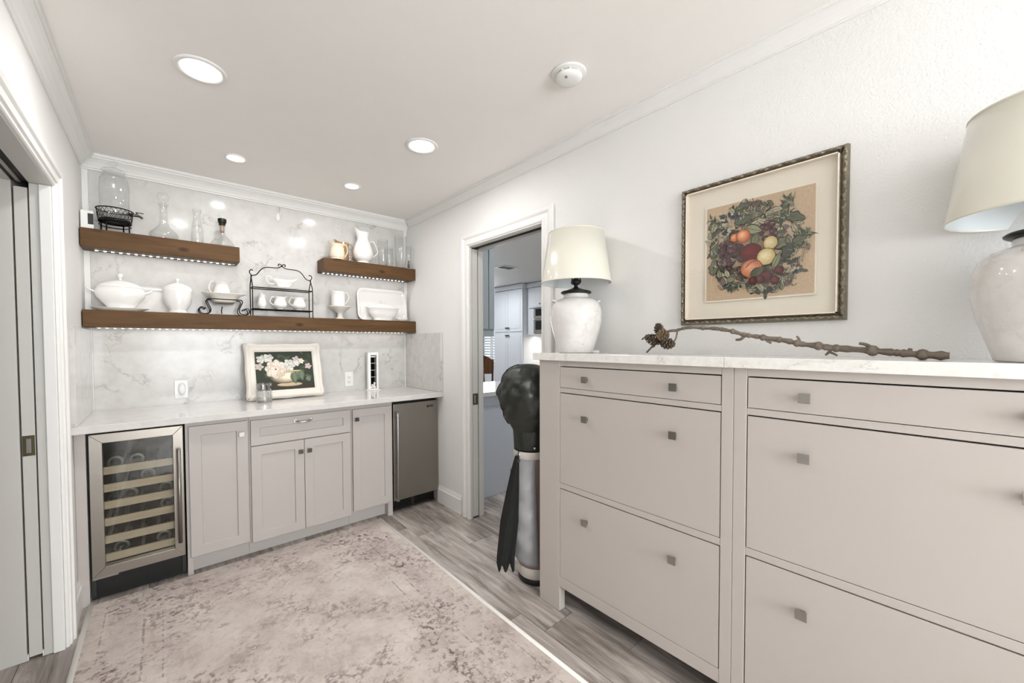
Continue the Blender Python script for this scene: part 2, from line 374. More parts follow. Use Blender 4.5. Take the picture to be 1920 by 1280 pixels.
M['bind'] = plain('rug_binding', srgb(234, 230, 224), .95, bump=(400, .4, .002))
M['shade'] = plain('lamp_shade_cream', srgb(233, 230, 216), .3, 0, .5)
M['shadein'] = plain('shade_lining', srgb(226, 232, 234), .6)
M['shaderim'] = plain('shade_rim', srgb(228, 224, 210), .4)
M['lampjar'] = marble('glazed_jar', srgb(228, 225, 222), srgb(186, 176, 168), 3.5, .55, .08)
M['bronze'] = plain('dark_bronze', srgb(46, 48, 42), .35, .7)
M['brass'] = plain('aged_brass', srgb(92, 84, 62), .4, .8)
M['bark'] = wood('dry_bark', srgb(138, 126, 114), srgb(86, 77, 68), 1, .9, False, 2.5)
M['cone'] = plain('pine_cone_scale', srgb(92, 80, 66), .8)
M['cone2'] = plain('pine_cone_tip', srgb(132, 112, 88), .8)
M['silver'] = plain('antique_silver', srgb(128, 120, 104), .38, .75, bump=(220, .5, .003))
M['mat'] = plain('cream_mat', srgb(248, 236, 222), .9)
M['paint'] = paint_mat('painted_print')
M['frosty'] = plain('antique_white_frame', srgb(230, 224, 214), .55, bump=(60, .5, .004))
M['nylon'] = plain('black_nylon', srgb(32, 35, 29), .40, bump=(14, .35, .02))
M['towel'] = plain('black_towel', srgb(22, 24, 21), .95, bump=(240, .5, .003))
M['greybag'] = plain('silver_grey_nylon', srgb(150, 150, 152), .38, bump=(22, .25, .01))
M['mauve'] = plain('mauve_nylon', srgb(138, 116, 114), .5)
M['band'] = plain('pale_band', srgb(206, 200, 192), .5)
M['kcab'] = plain('kitchen_cabinet', srgb(228, 230, 234), .4)
M['kgrey'] = plain('blue_grey_cabinet', srgb(168, 176, 178), .45)
M['kpanel'] = plain('pale_blue_panel', srgb(204, 209, 217), .45)
M['ksplash'] = plain('kitchen_backsplash', srgb(244, 241, 234), .3)
M['kwall'] = plain('kitchen_wall', srgb(236, 238, 240), .6)
M['crystal'] = glass('cut_crystal', (.97, .975, .975, 1), 1.5, .05, 3.5)
M['chairwood'] = wood('chair_wood', srgb(122, 84, 54), srgb(78, 50, 32), 2, .45, False)
M['cushion'] = plain('pink_beige_cushion', srgb(206, 186, 172), .9)
M['lens'] = emit('downlight_lens', (1, .985, .96, 1), 9)
M['ledw'] = emit('led_dot', (1, .97, .93, 1), 44)
M['blueled'] = emit('blue_display', (.25, .3, 1, 1), 3)
M['nightglow'] = emit('night_light_glow', (.75, .75, 1, 1), 1.2)
# ------------------------------------------------------------------ the setting
XL, XR, YB, H = -.350, 1.763, 3.447, 2.479
def struct(name, mb, mat, label, cat_, bevel=0):
    return solo(name, label, cat_, mb, mat, bevel=bevel, kind='structure')
# floor: a base slab with every plank laid on it
FL = struct('floor', MB().box(-1.75, 6.6, -3.65, 8.7, -.08, -.006), M['grout'], 'grey weathered wood-look plank floor', 'floor')
rnd = random.Random(4)
_full = MB().box(0, .1985, 0, 1.2015, -.006, 0).mesh('plank'); fixn(_full)
def strip(x0, y0, y1, phase, w=.2):
    y = phase
    while y > y0: y -= 1.204
    while y < y1:
        a, b = max(y, y0), min(y+1.2015, y1)
        if b-a > .05:
            if b-a > 1.2: me = _full
            else: me = MB().box(0, .1985, 0, b-a, -.006, 0).mesh('plank'); fixn(me)
            o = part('plank', me, M['plank'], FL); o.location = (x0, a, rnd.uniform(-.0004, .0004))
        y += 1.204
ph = {1.3255: 2.46, 1.5265: 2.14, 1.7275: 2.78, 1.1245: 2.62, 1.9285: 2.35, 2.1295: 2.9}
x = -1.6885
while x < 3.3:
    key = min(ph, key=lambda k: abs(k-x))
    p = ph[key] if abs(key-x) < .02 else rnd.uniform(0, 1.2)
    strip(x, -3.5 if x < 1.7 else .9, 3.44 if x < 1.7 else 4.6, p)
    x += .201
ceil = struct('ceiling', MB().box(-1.75, 6.6, -3.65, 8.7, H, H+.08), M['ceil'], 'smooth off-white painted ceiling', 'ceiling')
# back wall with its polished slab
wb = struct('wall_back', MB().box(-1.75, XR+.12, YB+.012, YB+.14, 0, H), M['wall'], 'back wall behind the bar counter', 'wall')
for _a, _b in ((XL, XL+.0275), (XR-.0295, XR)): part('corner_strip', MB().box(_a, _b, YB-.004, YB+.0115, .90, 2.40), M['trim'], wb, .002)
part('marble_slab', MB().box(XL+.028, XR-.030, YB-.002, YB+.0115, .90, 2.405), M['marble'], wb, label='polished white marble slab with grey veins')
# right wall: two skins round the pocket for the sliding door
D0, D1, DH = 1.690, 2.445, 2.058     # door opening
w = MB().box(XR, XR+.12, -3.65, D0-.012, 0, H).box(XR, XR+.12, D0-.012, D1+.0, DH+.012, H)
w.box(XR, XR+.024, D1, 3.30, 0, H).box(XR+.096, XR+.12, D1, 3.30, 0, H).box(XR, XR+.12, 3.30, YB+.012, 0, H)
struct('wall_right', w, M['wall'], 'long off-white textured wall behind the tall cabinets', 'wall')
# left wall with its opening and pocket
E0, E1, EH = 1.15, 2.578, 2.018
w = MB().box(XL-.17, XL, -3.65, E0, 0, H).box(XL-.17, XL, E0, E1, EH+.012, H)
w.box(XL-.060, XL, E1, 3.35, 0, H).box(XL-.17, XL-.116, E1, 3.35, 0, H).box(XL-.17, XL, 3.35, YB+.012, 0, H)
struct('wall_left', w, M['wall'], 'left wall with the pocket doorway', 'wall')
# wall behind the photographer; its unseen window is added to carry the front fill
w = MB().box(-1.75, -.15, -3.65, -3.57, 0, H).box(1.55, XR+.12, -3.65, -3.57, 0, H).box(-.15, 1.55, -3.65, -3.57, 0, .65).box(-.15, 1.55, -3.65, -3.57, 2.15, H)
struct('wall_front', w, M['wall'], 'wall behind the photographer', 'wall')
wn = thing('added_window_1', 'added white framed window behind the photographer', 'window', (0, 0, 0), kind='structure')
part('window_frame', MB().box(-.15, 1.55, -3.63, -3.59, .65, .70).box(-.15, 1.55, -3.63, -3.59, 2.10, 2.15).box(-.15, -.10, -3.63, -3.59, .70, 2.10).box(1.50, 1.55, -3.63, -3.59, .70, 2.10).box(.675, .725, -3.63, -3.59, .70, 2.10), M['trim'], wn, .003)
part('pane', MB().box(-.099, .674, -3.612, -3.608, .701, 2.099), M['pane'], wn)
part('pane', MB().box(.726, 1.499, -3.612, -3.608, .701, 2.099), M['pane'], wn)
# hallway seen through the left opening
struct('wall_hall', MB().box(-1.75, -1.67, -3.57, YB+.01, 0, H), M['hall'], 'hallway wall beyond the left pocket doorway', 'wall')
# kitchen shell
w = MB().box(5.85, 5.97, .80, 6.80, 0, H).box(5.85, 5.97, 7.65, 8.7, 0, H).box(5.85, 5.97, 6.80, 7.65, 0, .86).box(5.85, 5.97, 6.80, 7.65, 2.05, H)
struct('wall_kitchen_far', w, M['kwall'], 'far white kitchen wall with the shuttered window', 'wall')
struct('wall_kitchen_near', MB().box(XR+.125, 5.85, .74, .82, 0, H), M['kwall'], 'near white kitchen end wall', 'wall')
struct('wall_kitchen_end', MB().box(XR+.125, 5.85, 8.62, 8.7, 0, H), M['kwall'], 'distant white kitchen end wall', 'wall')
struct('wall_kitchen_side', MB().box(XR+.06, XR+.12, YB+.15, 8.62, 0, H), M['kwall'], 'white kitchen wall beside the peninsula', 'wall')
# crown mouldings
CP = [(0, 0), (0, -.088), (.008, -.088), (.008, -.080), (.014, -.076), (.018, -.066), (.030, -.046), (.044, -.032), (.052, -.026), (.052, -.018), (.060, -.016), (.060, 0)]
def crown(name, label, a, b, nrm, k=1):
    a = Vector(a); b = Vector(b); nrm = Vector(nrm); vs = []; n = len(CP)
    for q in (a, b):
        for o, z in CP: vs.append(q+nrm*o*k+Vector((0, 0, z*k)))
    fs = [(k, (k+1) % n, n+(k+1) % n, n+k) for k in range(n)]+[tuple(range(n)), tuple(range(n, 2*n))]
    return struct(name, MB().add(vs, fs), M['trim'], label, 'moulding')
crown('trim_1', 'crown moulding above the marble back wall', (XL, YB-.0025, H), (XR, YB-.0025, H), (0, -1, 0))
crown('trim_2', 'crown moulding along the left wall', (XL, -3.56, H), (XL, YB-.064, H), (1, 0, 0))
crown('trim_3', 'crown moulding along the right wall', (XR, -3.56, H), (XR, YB-.064, H), (-1, 0, 0), .74)
# baseboards
def bboard(name, label, x0, x1, y0, y1, side):
    m = MB()
    if side > 0: m.prism([(x0, 0), (x1, 0), (x1, .142), (x1-.004, .142), (x0+.006, .120), (x0, .112)], 'y', y0, y1)
    else: m.prism([(x1, 0), (x0, 0), (x0, .142), (x0+.004, .142), (x1-.006, .120), (x1, .112)], 'y', y0, y1)
    return struct(name, m, M['trim'], label, 'baseboard')
bboard('baseboard_right', 'white baseboard between the ice maker and the right doorway', XR-.016, XR-.0005, 2.552, 2.895, 1)
bboard('baseboard_right_rear', 'white baseboard running behind the tall cabinets', XR-.016, XR-.0005, -3.56, 1.605, 1)
bboard('baseboard_left', 'white baseboard beside the left doorway', XL+.0005, XL+.016, 2.672, 2.930, -1)
bboard('baseboard_left_rear', 'white baseboard on the left wall near the photographer', XL+.0005, XL+.016, -3.56, 1.04, -1)
# door casings: profiled boards round each opening
def casing(name, label, xw, n, y0, y1, zt, prof):
    # prof: (distance outwards from the opening, thickness); mitred legs and head
    c = thing(name, label, 'door casing', (0, 0, 0), kind='structure')
    P = [(prof[0][0], .0005)]+prof+[(prof[-1][0], .0005)]; m_ = len(P)
    st = [lambda a: (y0-a, .0005), lambda a: (y0-a, zt+a), lambda a: (y1+a, zt+a), lambda a: (y1+a, .0005)]
    for nm, i0 in (('casing_leg', 0), ('casing_head', 1), ('casing_leg', 2)):
        vs = []
        for q in (st[i0], st[i0+1]):
            for a, t in P: y, z = q(a); vs.append((xw+n*t, y, z))
        fs = [(k, (k+1) % m_, m_+(k+1) % m_, m_+k) for k in range(m_)]+[tuple(range(m_)), tuple(range(m_, 2*m_))]
        part(nm, MB().add(vs, fs), M['trim'], c)
PR1 = [(0, .010), (.006, .012), (.010, .017), (.016, .019), (.024, .016), (.030, .013), (.052, .012), (.060, .017), (.068, .020), (.086, .021), (.090, .018), (.092, .014)]
PR2 = [(a_, t_*.74) for a_, t_ in [(0, .008), (.003, .012), (.005, .014), (.014, .014), (.018, .020), (.020, .023), (.034, .022), (.046, .024), (.052, .031), (.055, .034), (.078, .035), (.083, .032), (.085, .026)]]
casing('trim_4', 'white casing around the right pocket doorway', XR, -1, D0-.007, D1-.011, DH+.006, PR1)
casing('trim_5', 'white casing around the left pocket doorway', XL, 1, E0+.006, E1-.011, EH+.006, PR2)
# right jambs and pocket door
j = thing('trim_6', 'white split jamb lining the right doorway', 'door jamb', (0, 0, 0), kind='structure')
part('jamb_board', MB().box(XR, XR+.014, D1-.0005, D1-.016, .001, DH), M['jamb'], j, .001)
part('jamb_board', MB().box(XR+.077, XR+.12, D1-.0005, D1-.016, .001, DH), M['jamb'], j, .001)
part('jamb_board', MB().box(XR, XR+.12, D0-.0005, D0-.0115, .001, DH), M['jamb'], j, .001)
part('head_board', MB().box(XR, XR+.030, D0+.001, D1-.0165, DH, DH+.0115), M['jamb'], j, .001)
part('head_board', MB().box(XR+.077, XR+.12, D0+.001, D1-.0165, DH-.012, DH+.0115), M['jamb'], j, .001)
part('track_slot', MB().box(XR+.0305, XR+.0765, D0+.001, D1-.0165, DH+.004, DH+.0115), M['dark'], j)
def pocket_door(name, label, x0, x1, y0, y1, zt, xc):
    d = thing(name, label, 'door', ((x0+x1)/2, y0, 0), kind='structure')
    part('door_slab', MB().box(x0, x1, y0, y1, .012, zt), M['jamb'], d, .002, True)
    lp = part('latch_plate', MB().box(x0+.0015, x1-.0015, y0-.0015, y0-.0003, .872, .958), M['brass'], d, .0004, True)
    part('edge_pull', MB().box(x0+.012, x0+.026, y0-.0035, y0-.0016, .884, .945), M['nickel'], lp, .0008, True)
    return d
pocket_door('door_2', 'white pocket door slid into the right wall', XR+.019, XR+.070, D1-.012, 3.15, DH-.006, 0)
# left jambs and pocket door
j = thing('trim_7', 'white split jamb lining the left doorway', 'door jamb', (0, 0, 0), kind='structure')
part('jamb_board', MB().box(XL-.064, XL, E1-.0005, E1-.016, .001, EH), M['jamb'], j, .001)
part('door_stop', MB().box(XL-.036, XL-.0005, E1-.0165, E1-.028, .001, EH-.0005), M['trim'], j, .003)
part('jamb_board', MB().box(XL-.186, XL-.112, E1-.0005, E1-.016, .001, EH), M['jamb'], j, .001)
part('jamb_board', MB().box(XL-.17, XL, E0+.0005, E0+.0115, .001, EH), M['jamb'], j, .001)
part('head_board', MB().box(XL-.064, XL, E0+.012, E1-.0165, EH, EH+.0115), M['jamb'], j, .001)
part('head_board', MB().box(XL-.186, XL-.112, E0+.012, E1-.0165, EH, EH+.0115), M['jamb'], j, .001)
part('track_slot', MB().box(XL-.1115, XL-.0645, E0+.012, E1-.0165, EH+.004, EH+.0115), M['dark'], j)
part('track_rail', MB().box(XL-.094, XL-.082, E0+.02, E1-.02, EH-.006, EH+.003), M['nickel'], j)
part('floor_guide', MB().box(XL-.0685, XL-.0645, E1-.016, E1-.002, .001, .028), M['plastic'], j, .001)
part('floor_guide', MB().box(XL-.1115, XL-.1075, E1-.016, E1-.002, .001, .028), M['plastic'], j, .001)
pocket_door('door_1', 'white pocket door slid into the left wall', XL-.107, XL-.069, E1-.012, 3.25, EH-.020, 0)
j = thing('trim_8', 'white casing on the hallway side of the left doorway', 'door casing', (0, 0, 0), kind='structure')
part('casing_leg', MB().box(XL-.19, XL-.1705, E1, E1+.085, .0005, EH+.085), M['trim'], j, .0015)
part('casing_head', MB().box(XL-.19, XL-.1705, E0, E1-.001, EH+.013, EH+.085), M['trim'], j, .0015)
# ------------------------------------------------------------------ ceiling fixtures
def downlight(x, y, r, power, label):
    t = thing('recessed_downlight', label, 'ceiling light', (x, y, H), group='recessed ceiling downlights')
    k = r/.09
    part('trim_ring', MB().lathe([(r*.74, -.0005), (r*.74, -.004), (r*.86, -.008), (r*.96, -.006), (r, -.002), (r, -.0005)], 48), M['trim'], t)
    part('lens', MB().lathe([(0, -.003), (r*.735, -.003), (r*.735, -.0005), (0, -.0005)], 40), M['lens'], t)
    area('downlight_lamp', (0, 0, -.010), (0, 0, 0), r*1.3, r*1.3, power, (1, .988, .975), 'DISK', 175, t)
downlight(.143, 2.086, .092, 6.5, 'large glowing downlight at the upper left of the ceiling')
downlight(1.157, 2.060, .092, 8, 'large glowing downlight nearer the right wall, beyond the smoke detector')
downlight(.362, 2.925, .060, 3.2, 'small glowing downlight above the left wooden shelf')
downlight(1.060, 2.903, .060, 3.2, 'small glowing downlight above the right wooden shelf')
downlight(.143, -1.30, .092, 7, 'downlight behind the photographer on the left')
downlight(1.157, -1.30, .092, 2, 'downlight behind the photographer on the right')
t = thing('smoke_detector', 'round white smoke detector on the ceiling', 'smoke detector', (1.328, 1.115, H))
part('mount_plate', MB().lathe([(0, -.0005), (.074, -.0005), (.074, -.006), (.070, -.009), (0, -.009)], 48), M['plastic'], t)
part('housing', MB().lathe([(.050, -.013), (.056, -.015), (.056, -.022), (.050, -.029), (.032, -.033), (0, -.034)], 48), M['plastic'], t)
part('vent_gap', MB().lathe([(.0495, -.0095), (.0495, -.0160)], 48), M['dark'], t)
for k in range(10):
    a = 2*pi*k/10+.2; part('vent_rib', MB().at((0, 0, 0), a).box(.0495, .056, -.003, .003, -.0155, -.0085), M['plastic'], t)
part('test_button', MB().at((-.030, -.012, -.0305), .6).box(-.007, .007, -.005, .005, -.004, .004), M['nickel'], t, .001)
# ------------------------------------------------------------------ bar counter and base units
CT = .936
solo('countertop', 'long white quartz countertop of the bar', 'countertop', MB().box(XL+.001, XR-.001, 2.818, YB-.003, .898, CT), M['quartz'], bevel=.003)
solo('backsplash_panel', 'short marble side panel at the left end of the bar counter', 'backsplash', MB().box(XL+.001, XL+.024, 2.820, YB-.003, CT+.0005, 1.430), M['marble'], bevel=.002)
solo('backsplash_panel', 'short marble side panel at the right end of the bar counter', 'backsplash', MB().box(XR-.022, XR-.001, 2.820, YB-.003, CT+.0005, 1.430), M['marble'], bevel=.002)
solo('filler_panel', 'white filler strip between the left wall and the wine cooler', 'filler panel', MB().box(XL+.001, -.308, 2.90, 3.40, .0005, .8975), M['cab'], bevel=.001)
solo('filler_panel', 'thin white filler strip between the ice maker and the right wall', 'filler panel', MB().box(1.7545, XR-.001, 2.898, 3.40, .0005, .8975), M['cab'], bevel=.001)
# wine cooler
t = thing('wine_cooler', 'stainless framed wine cooler with glass door and wooden racks', 'wine cooler', (-.11, 2.95, 0))
b = MB().box(-.305, -.287, 2.935, 3.42, .02, .886).box(.063, .081, 2.935, 3.42, .02, .886).box(-.287, .063, 3.40, 3.42, .02, .886).box(-.287, .063, 2.935, 3.40, .866, .886).box(-.287, .063, 2.935, 3.40, .115, .150)
part('cabinet_shell', b, M['inner'], t, 0, True)
part('toe_panel', MB().box(-.305, .081, 2.955, 2.985, .001, .114), M['black'], t, .002, True)
fr = MB()
ox0, ox1, oz0, oz1, ix0, ix1, iz0, iz1 = -.297, .077, .137, .880, -.248, .032, .187, .832
for P in ([(ox0, oz0), (ox1, oz0), (ix1, iz0), (ix0, iz0)], [(ox1, oz0), (ox1, oz1), (ix1, iz1), (ix1, iz0)], [(ox1, oz1), (ox0, oz1), (ix0, iz1), (ix1, iz1)], [(ox0, oz1), (ox0, oz0), (ix0, iz0), (ix0, iz1)]):
    fr.prism(P, 'y', 2.888, 2.930)
d = part('door_frame', fr, M['steel'], t, .0015, True)
part('door_glass', MB().box(ix0+.001, ix1-.001, 2.905, 2.909, iz0+.001, iz1-.001), M['tintpane'], d, 0, False)
d.children[0].data.transform(Matrix.Translation(-t.location))
hd = MB().tube([(.056, 2.850, .228), (.056, 2.850, .757)], .0095, 14)
hd.tube([(.056, 2.850, .27), (.056, 2.888, .27)], .006, 10).tube([(.056, 2.850, .715), (.056, 2.888, .715)], .006, 10)
part('handle', hd, M['steel2'], t, 0, True)
part('hinge_plate', MB().box(-.297, -.20, 2.890, 2.93, .128, .1365), M['nickel'], t, .001, True)
for k, z in enumerate((.6535, .561, .470, .380, .286, .190)):
    part('rack_front', MB().box(-.262, .048, 2.938, 2.952, z, z+.041), M['rackwood'], t, .002, True)
    m = MB()
    for q in range(5): m.box(-.25+q*.068, -.235+q*.068, 2.953, 3.38, z+.004, z+.016)
    part('rack_slats', m, M['rackwood'], t, 0, True)
part('control_strip', MB().box(-.265, .045, 2.94, 3.05, .842, .865), M['black'], t, .001, True)
part('display', MB().box(-.085, -.070, 2.9372, 2.9398, .838, .844).box(-.062, -.052, 2.9372, 2.9398, .838, .844), M['blueled'], t, 0, True)
def bottle(x, z, n):
    o = thing('wine_bottle', 'dark wine bottle lying %s wooden rack of the cooler' % n, 'bottle', (x, 2.97, z), group='bottles in the wine cooler')
    pr = [(0, .30), (.014, .30), (.0145, .215), (.020, .200), (.034, .175), (.037, .16), (.037, .004), (.034, 0), (.022, 0), (.010, .012), (0, .014)]
    m = MB().at((0, 0, 0), 0, -pi/2); m.lathe([(r, q) for r, q in pr], 24); part('glass_body', m, M['bottle'], o)
    m = MB().at((0, 0, 0), 0, -pi/2); m.lathe([(.0215, -.0012), (.033, -.0012), (.034, 0)], 24); part('base_ring', m, M['foil'], o)
bottle(-.190, .190+.0165+.0378, 'at the left of the bottom'); bottle(-.015, .190+.0165+.0378, 'at the right of the bottom')
bottle(-.075, .561+.0165+.0378, 'alone on the second'); bottle(-.15, .470+.0165+.0378, 'at the left of the third'); bottle(.0, .470+.0165+.0378, 'at the right of the third'); bottle(.005, .380+.0165+.0378, 'alone on the fourth')
bottle(-.12, .6535+.0165+.0378, 'at the right of the top'); bottle(-.205, .6535+.0165+.0378, 'at the left of the top')
# shaker cabinets
def shaker(x0, x1, z0, z1, y=2.8995, th=.019, rail=.056, dep=.010):
    m = MB(); a0, a1, b0, b1 = x0+rail, x1-rail, z0+rail, z1-rail; f = y-th; g = f+dep; e = .0025
    vs = [(x0, f, z0), (x1, f, z0), (x1, f, z1), (x0, f, z1), (a0, f, b0), (a1, f, b0), (a1, f, b1), (a0, f, b1),
          (a0+e, g, b0+e), (a1-e, g, b0+e), (a1-e, g, b1-e), (a0+e, g, b1-e), (x0, y, z0), (x1, y, z0), (x1, y, z1), (x0, y, z1)]
    fs = [(0, 1, 5, 4), (1, 2, 6, 5), (2, 3, 7, 6), (3, 0, 4, 7), (4, 5, 9, 8), (5, 6, 10, 9), (6, 7, 11, 10), (7, 4, 8, 11), (8, 9, 10, 11),
          (0, 12, 13, 1), (1, 13, 14, 2), (2, 14, 15, 3), (3, 15, 12, 0), (12, 15, 14, 13)]
    return m.add(vs, fs)
def knob_mesh(s=.014, d=.022):
    return MB().box(-s*.45, s*.45, -d*.55, 0, -s*.45, s*.45).add(
        [(-s*.8, -d*.55, -s*.8), (s*.8, -d*.55, -s*.8), (s*.8, -d*.55, s*.8), (-s*.8, -d*.55, s*.8), (-s, -d, -s), (s, -d, -s), (s, -d, s), (-s, -d, s)],
        [(0, 1, 2, 3), (4, 7, 6, 5), (0, 4, 5, 1), (1, 5, 6, 2), (2, 6, 7, 3), (3, 7, 4, 0)])
def rel(o, t): return t
def door(t, name, x0, x1, z0, z1, knobs, mat=None, rail=.056):
    d = part(name, shaker(x0, x1, z0, z1, rail=rail), M['cab'], t, .0012, True)
    for kx, kz in knobs:
        k = part('knob', knob_mesh(), mat or M['nickel'], d, .0007); k.location = Vector((kx, 2.8805, kz))-t.location
    return d
def base_cab(label, x0, x1, lfoot, rfoot):
    t = thing('base_cabinet', label, 'cabinet', ((x0+x1)/2, 2.95, 0))
    m = MB().box(x0+.0005, x1-.0005, 2.901, 3.42, .102, .8975)
    part('carcass', m, M['cab'], t, .001, True)
    part('toe_kick', MB().box(x0+.0005, x1-.0005, 2.962, 2.980, .0005, .1015), M['toe'], t, 0, True)
    if lfoot: part('end_foot', MB().box(x0+.0005, x0+.026, 2.901, 2.9615, .0005, .1015), M['cab'], t, .001, True)
    if rfoot: part('end_foot', MB().box(x1-.040, x1-.0005, 2.901, 2.9615, .0005, .1015), M['cab'], t, .001, True)
    return t
t = base_cab('white single-door shaker cabinet beside the wine cooler', .086, .3965, True, False)
door(t, 'door', .102, .3885, .112, .868, [(.356, .790)])
t = base_cab('wide white shaker cabinet with one drawer over two doors', .3965, 1.0275, False, False)
d = door(t, 'drawer', .405, 1.019, .707, .864, [], rail=.05)
pm = MB().tube(cat([(-.050, 0, 0), (-.044, -.016, -.002), (-.025, -.027, -.006), (0, -.030, -.007), (.025, -.027, -.006), (.044, -.016, -.002), (.050, 0, 0)], 5), [.0055]*31, 10)
pm.box(-.060, -.040, -.006, 0, -.009, .009).box(.040, .060, -.006, 0, -.009, .009)
k = part('pull_handle', pm, M['chrome'], d); k.location = Vector((.708, 2.8795, .832))-t.location
door(t, 'door', .405, .7095, .098, .700, [(.686, .625)], M['darkmetal']); door(t, 'door', .7125, 1.019, .098, .700, [(.739, .625)], M['darkmetal'])
t = base_cab('narrow white shaker cabinet beside the ice maker', 1.0275, 1.347, False, True)
door(t, 'door', 1.036, 1.334, .118, .862, [(1.061, .792)], M['darkmetal'])
# under-counter ice maker
t = thing('ice_maker', 'stainless under-counter ice maker with bar handle', 'ice maker', (1.55, 2.95, 0))
part('body', MB().box(1.352, 1.7535, 2.932, 3.41, .10, .888), M['black'], t, .001, True)
part('door', MB().box(1.353, 1.7525, 2.888, 2.9315, .106, .868), M['steel2'], t, .003, True)
hb = MB().tube([(1.372, 2.852, .118), (1.372, 2.852, .800)], .0085, 12)
hb.box(1.360, 1.384, 2.846, 2.8875, .775, .812).box(1.362, 1.382, 2.848, 2.8875, .112, .140)
part('handle', hb, M['nickel'], t, .001, True)
bd = part('badge', MB().box(1.648, 1.703, 2.8855, 2.8878, .815, .832), M['blackgloss'], t, .0004, True)
fc = bpy.data.curves.new('badge_lettering', 'FONT'); fc.body = 'Viking'; fc.size = .0145; fc.align_x = 'CENTER'; fc.extrude = .0002
fo = bpy.data.objects.new('tmp', fc); COL.objects.link(fo); bpy.context.view_layer.update()
fm = bpy.data.meshes.new_from_object(fo.evaluated_get(bpy.context.evaluated_depsgraph_get())); bpy.data.objects.remove(fo)
fm.transform(Matrix.Rotation(pi/2, 4, 'X')); fm.name = 'badge_lettering'
k = part('badge_lettering', fm, M['nickel'], bd); k.location = Vector((1.6755, 2.8852, .8185))-t.location
part('grille_panel', MB().box(1.353, 1.7525, 2.965, 2.980, .001, .0995), M['black'], t, 0, True)
part('grille_frame', MB().box(1.353, 1.7525, 2.955, 2.9645, .001, .016).box(1.353, 1.7525, 2.955, 2.9645, .092, .0995).box(1.535, 1.560, 2.955, 2.9645, .016, .092), M['darkmetal'], t, .001, True)
for k in range(7):
    z = .022+k*.010; part('grille_slat', MB().box(1.36, 1.534, 2.957, 2.9645, z, z+.0045).box(1.561, 1.72, 2.957, 2.9645, z, z+.0045), M['black'], t, 0, True)
# ------------------------------------------------------------------ floating shelves with strip lights
YS = 3.272
def shelf(label, x0, x1, z0, z1, power, lx0, lx1):
    t = thing('floating_shelf', label, 'shelf', ((x0+x1)/2, YB-.003, z0))
    part('beam', MB().box(x0, x1, YS, YB-.003, z0, z1), M['shelf'], t, .003, True)
    part('light_channel', MB().box(lx0, lx1, 3.374, 3.386, z0-.003, z0-.0003), M['nickel'], t, 0, True)
    m = MB(); x = lx0+.012
    while x < lx1-.01: m.quad((x-.0065, 3.3765, z0-.0042), (x+.0065, 3.3765, z0-.0042), (x+.0065, 3.3835, z0-.0042), (x-.0065, 3.3835, z0-.0042)); x += .0345
    part('light_dots', m, M['ledw'], t, 0, True, kind='stuff')
SH = 1.542
shelf('long thick wooden shelf running wall to wall', XL+.005, XR-.002, 1.443, SH, 3.4, -.30, 1.72)
shelf('short thick wooden shelf high on the left', XL+.004, .416, 1.904, 2.008, 1.2, -.30, .40)
shelf('short thick wooden shelf high on the right', .968, XR-.002, 1.914, 2.016, 1.3, .985, 1.72)
# ------------------------------------------------------------------ rug
RW, RH = 1.557, 2.45
t = thing('area_rug', 'faded pinkish beige oriental rug with cream edges', 'rug', (.4635, 2.885-RH/2, 0))
part('pile', MB().box(-RW/2+.016, RW/2-.016, -RH/2, RH/2-.004, .0012, .009), rug_mat(RW, RH), t)
for s in (-1, 1):
    part('edge_binding', MB().tube([(s*(RW/2-.009), -RH/2, .0072), (s*(RW/2-.009), RH/2-.002, .0072)], .0115, 10, flat=.6), M['bind'], t)
# ------------------------------------------------------------------ tall shoe cabinets along the right wall
XF = 1.484
def tall_cab(label, yp0, yd0, yd1, yp1, foot_extra):
    # yp0 far outer end, yd0..yd1 front opening (far..near), yp1 near outer end
    t = thing('shoe_cabinet', label, 'cabinet', (1.60, (yd0+yd1)/2, 0), group='pair of tall shoe cabinets')
    g = .0025
    part('front_post', MB().box(XF, XF+.042, yd0+.0005, yp0, .0005, 1.2535), M['greige'], t, .0015, True)
    part('front_post', MB().box(XF, XF+.042, yp1, yd1-.0005, .0005, 1.2535), M['greige'], t, .0015, True)
    part('side_panel', MB().box(XF+.0425, 1.742, yp0-.018, yp0, .0005, 1.2535), M['greige'], t, .001, True)
    part('side_panel', MB().box(XF+.0425, 1.742, yp1, yp1+.018, .0005, 1.2535), M['greige'], t, .001, True)
    part('back_panel', MB().box(1.728, 1.742, yp1+.0185, yp0-.0185, .14, 1.2535), M['greige'], t, 0, True)
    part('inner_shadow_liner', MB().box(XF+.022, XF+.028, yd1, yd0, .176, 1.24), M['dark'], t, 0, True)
    for nm, a, b in (('top_rail', 1.2275, 1.2535), ('middle_rail', 1.0985, 1.1205), ('middle_rail', .6225, .6480), ('bottom_rail', .1250, .1755)):
        part(nm, MB().box(XF+.0005, XF+.0215, yd1, yd0, a, b), M['greige'], t, .0012, True)
    c = (yd0+yd1)/2
    for nm, a, b, kz in (('drawer_front', 1.1205, 1.2275, 1.171), ('tilt_door', .6480, 1.0985, .988), ('tilt_door', .1755, .6225, .507)):
        f = part(nm, MB().box(XF+.0012, XF+.0195, yd1+g, yd0-g, a+g*.8, b-.0045), M['greige'], t, .0012, True)
        for s in (1, -1):
            k = part('knob', knob_mesh(.0155, .024), M['nickel'], f, .0007)
            k.rotation_euler = (0, 0, -pi/2); k.location = Vector((XF+.0008, c+s*.2085, kz))-t.location
    return t
tall_cab('greige three-front shoe cabinet nearer the doorway, under the small lamp', 1.439, 1.303, .556, .517, 0)
tall_cab('greige three-front shoe cabinet nearest the camera, under the right lamp', .516, .476, -.262, -.302, 0)
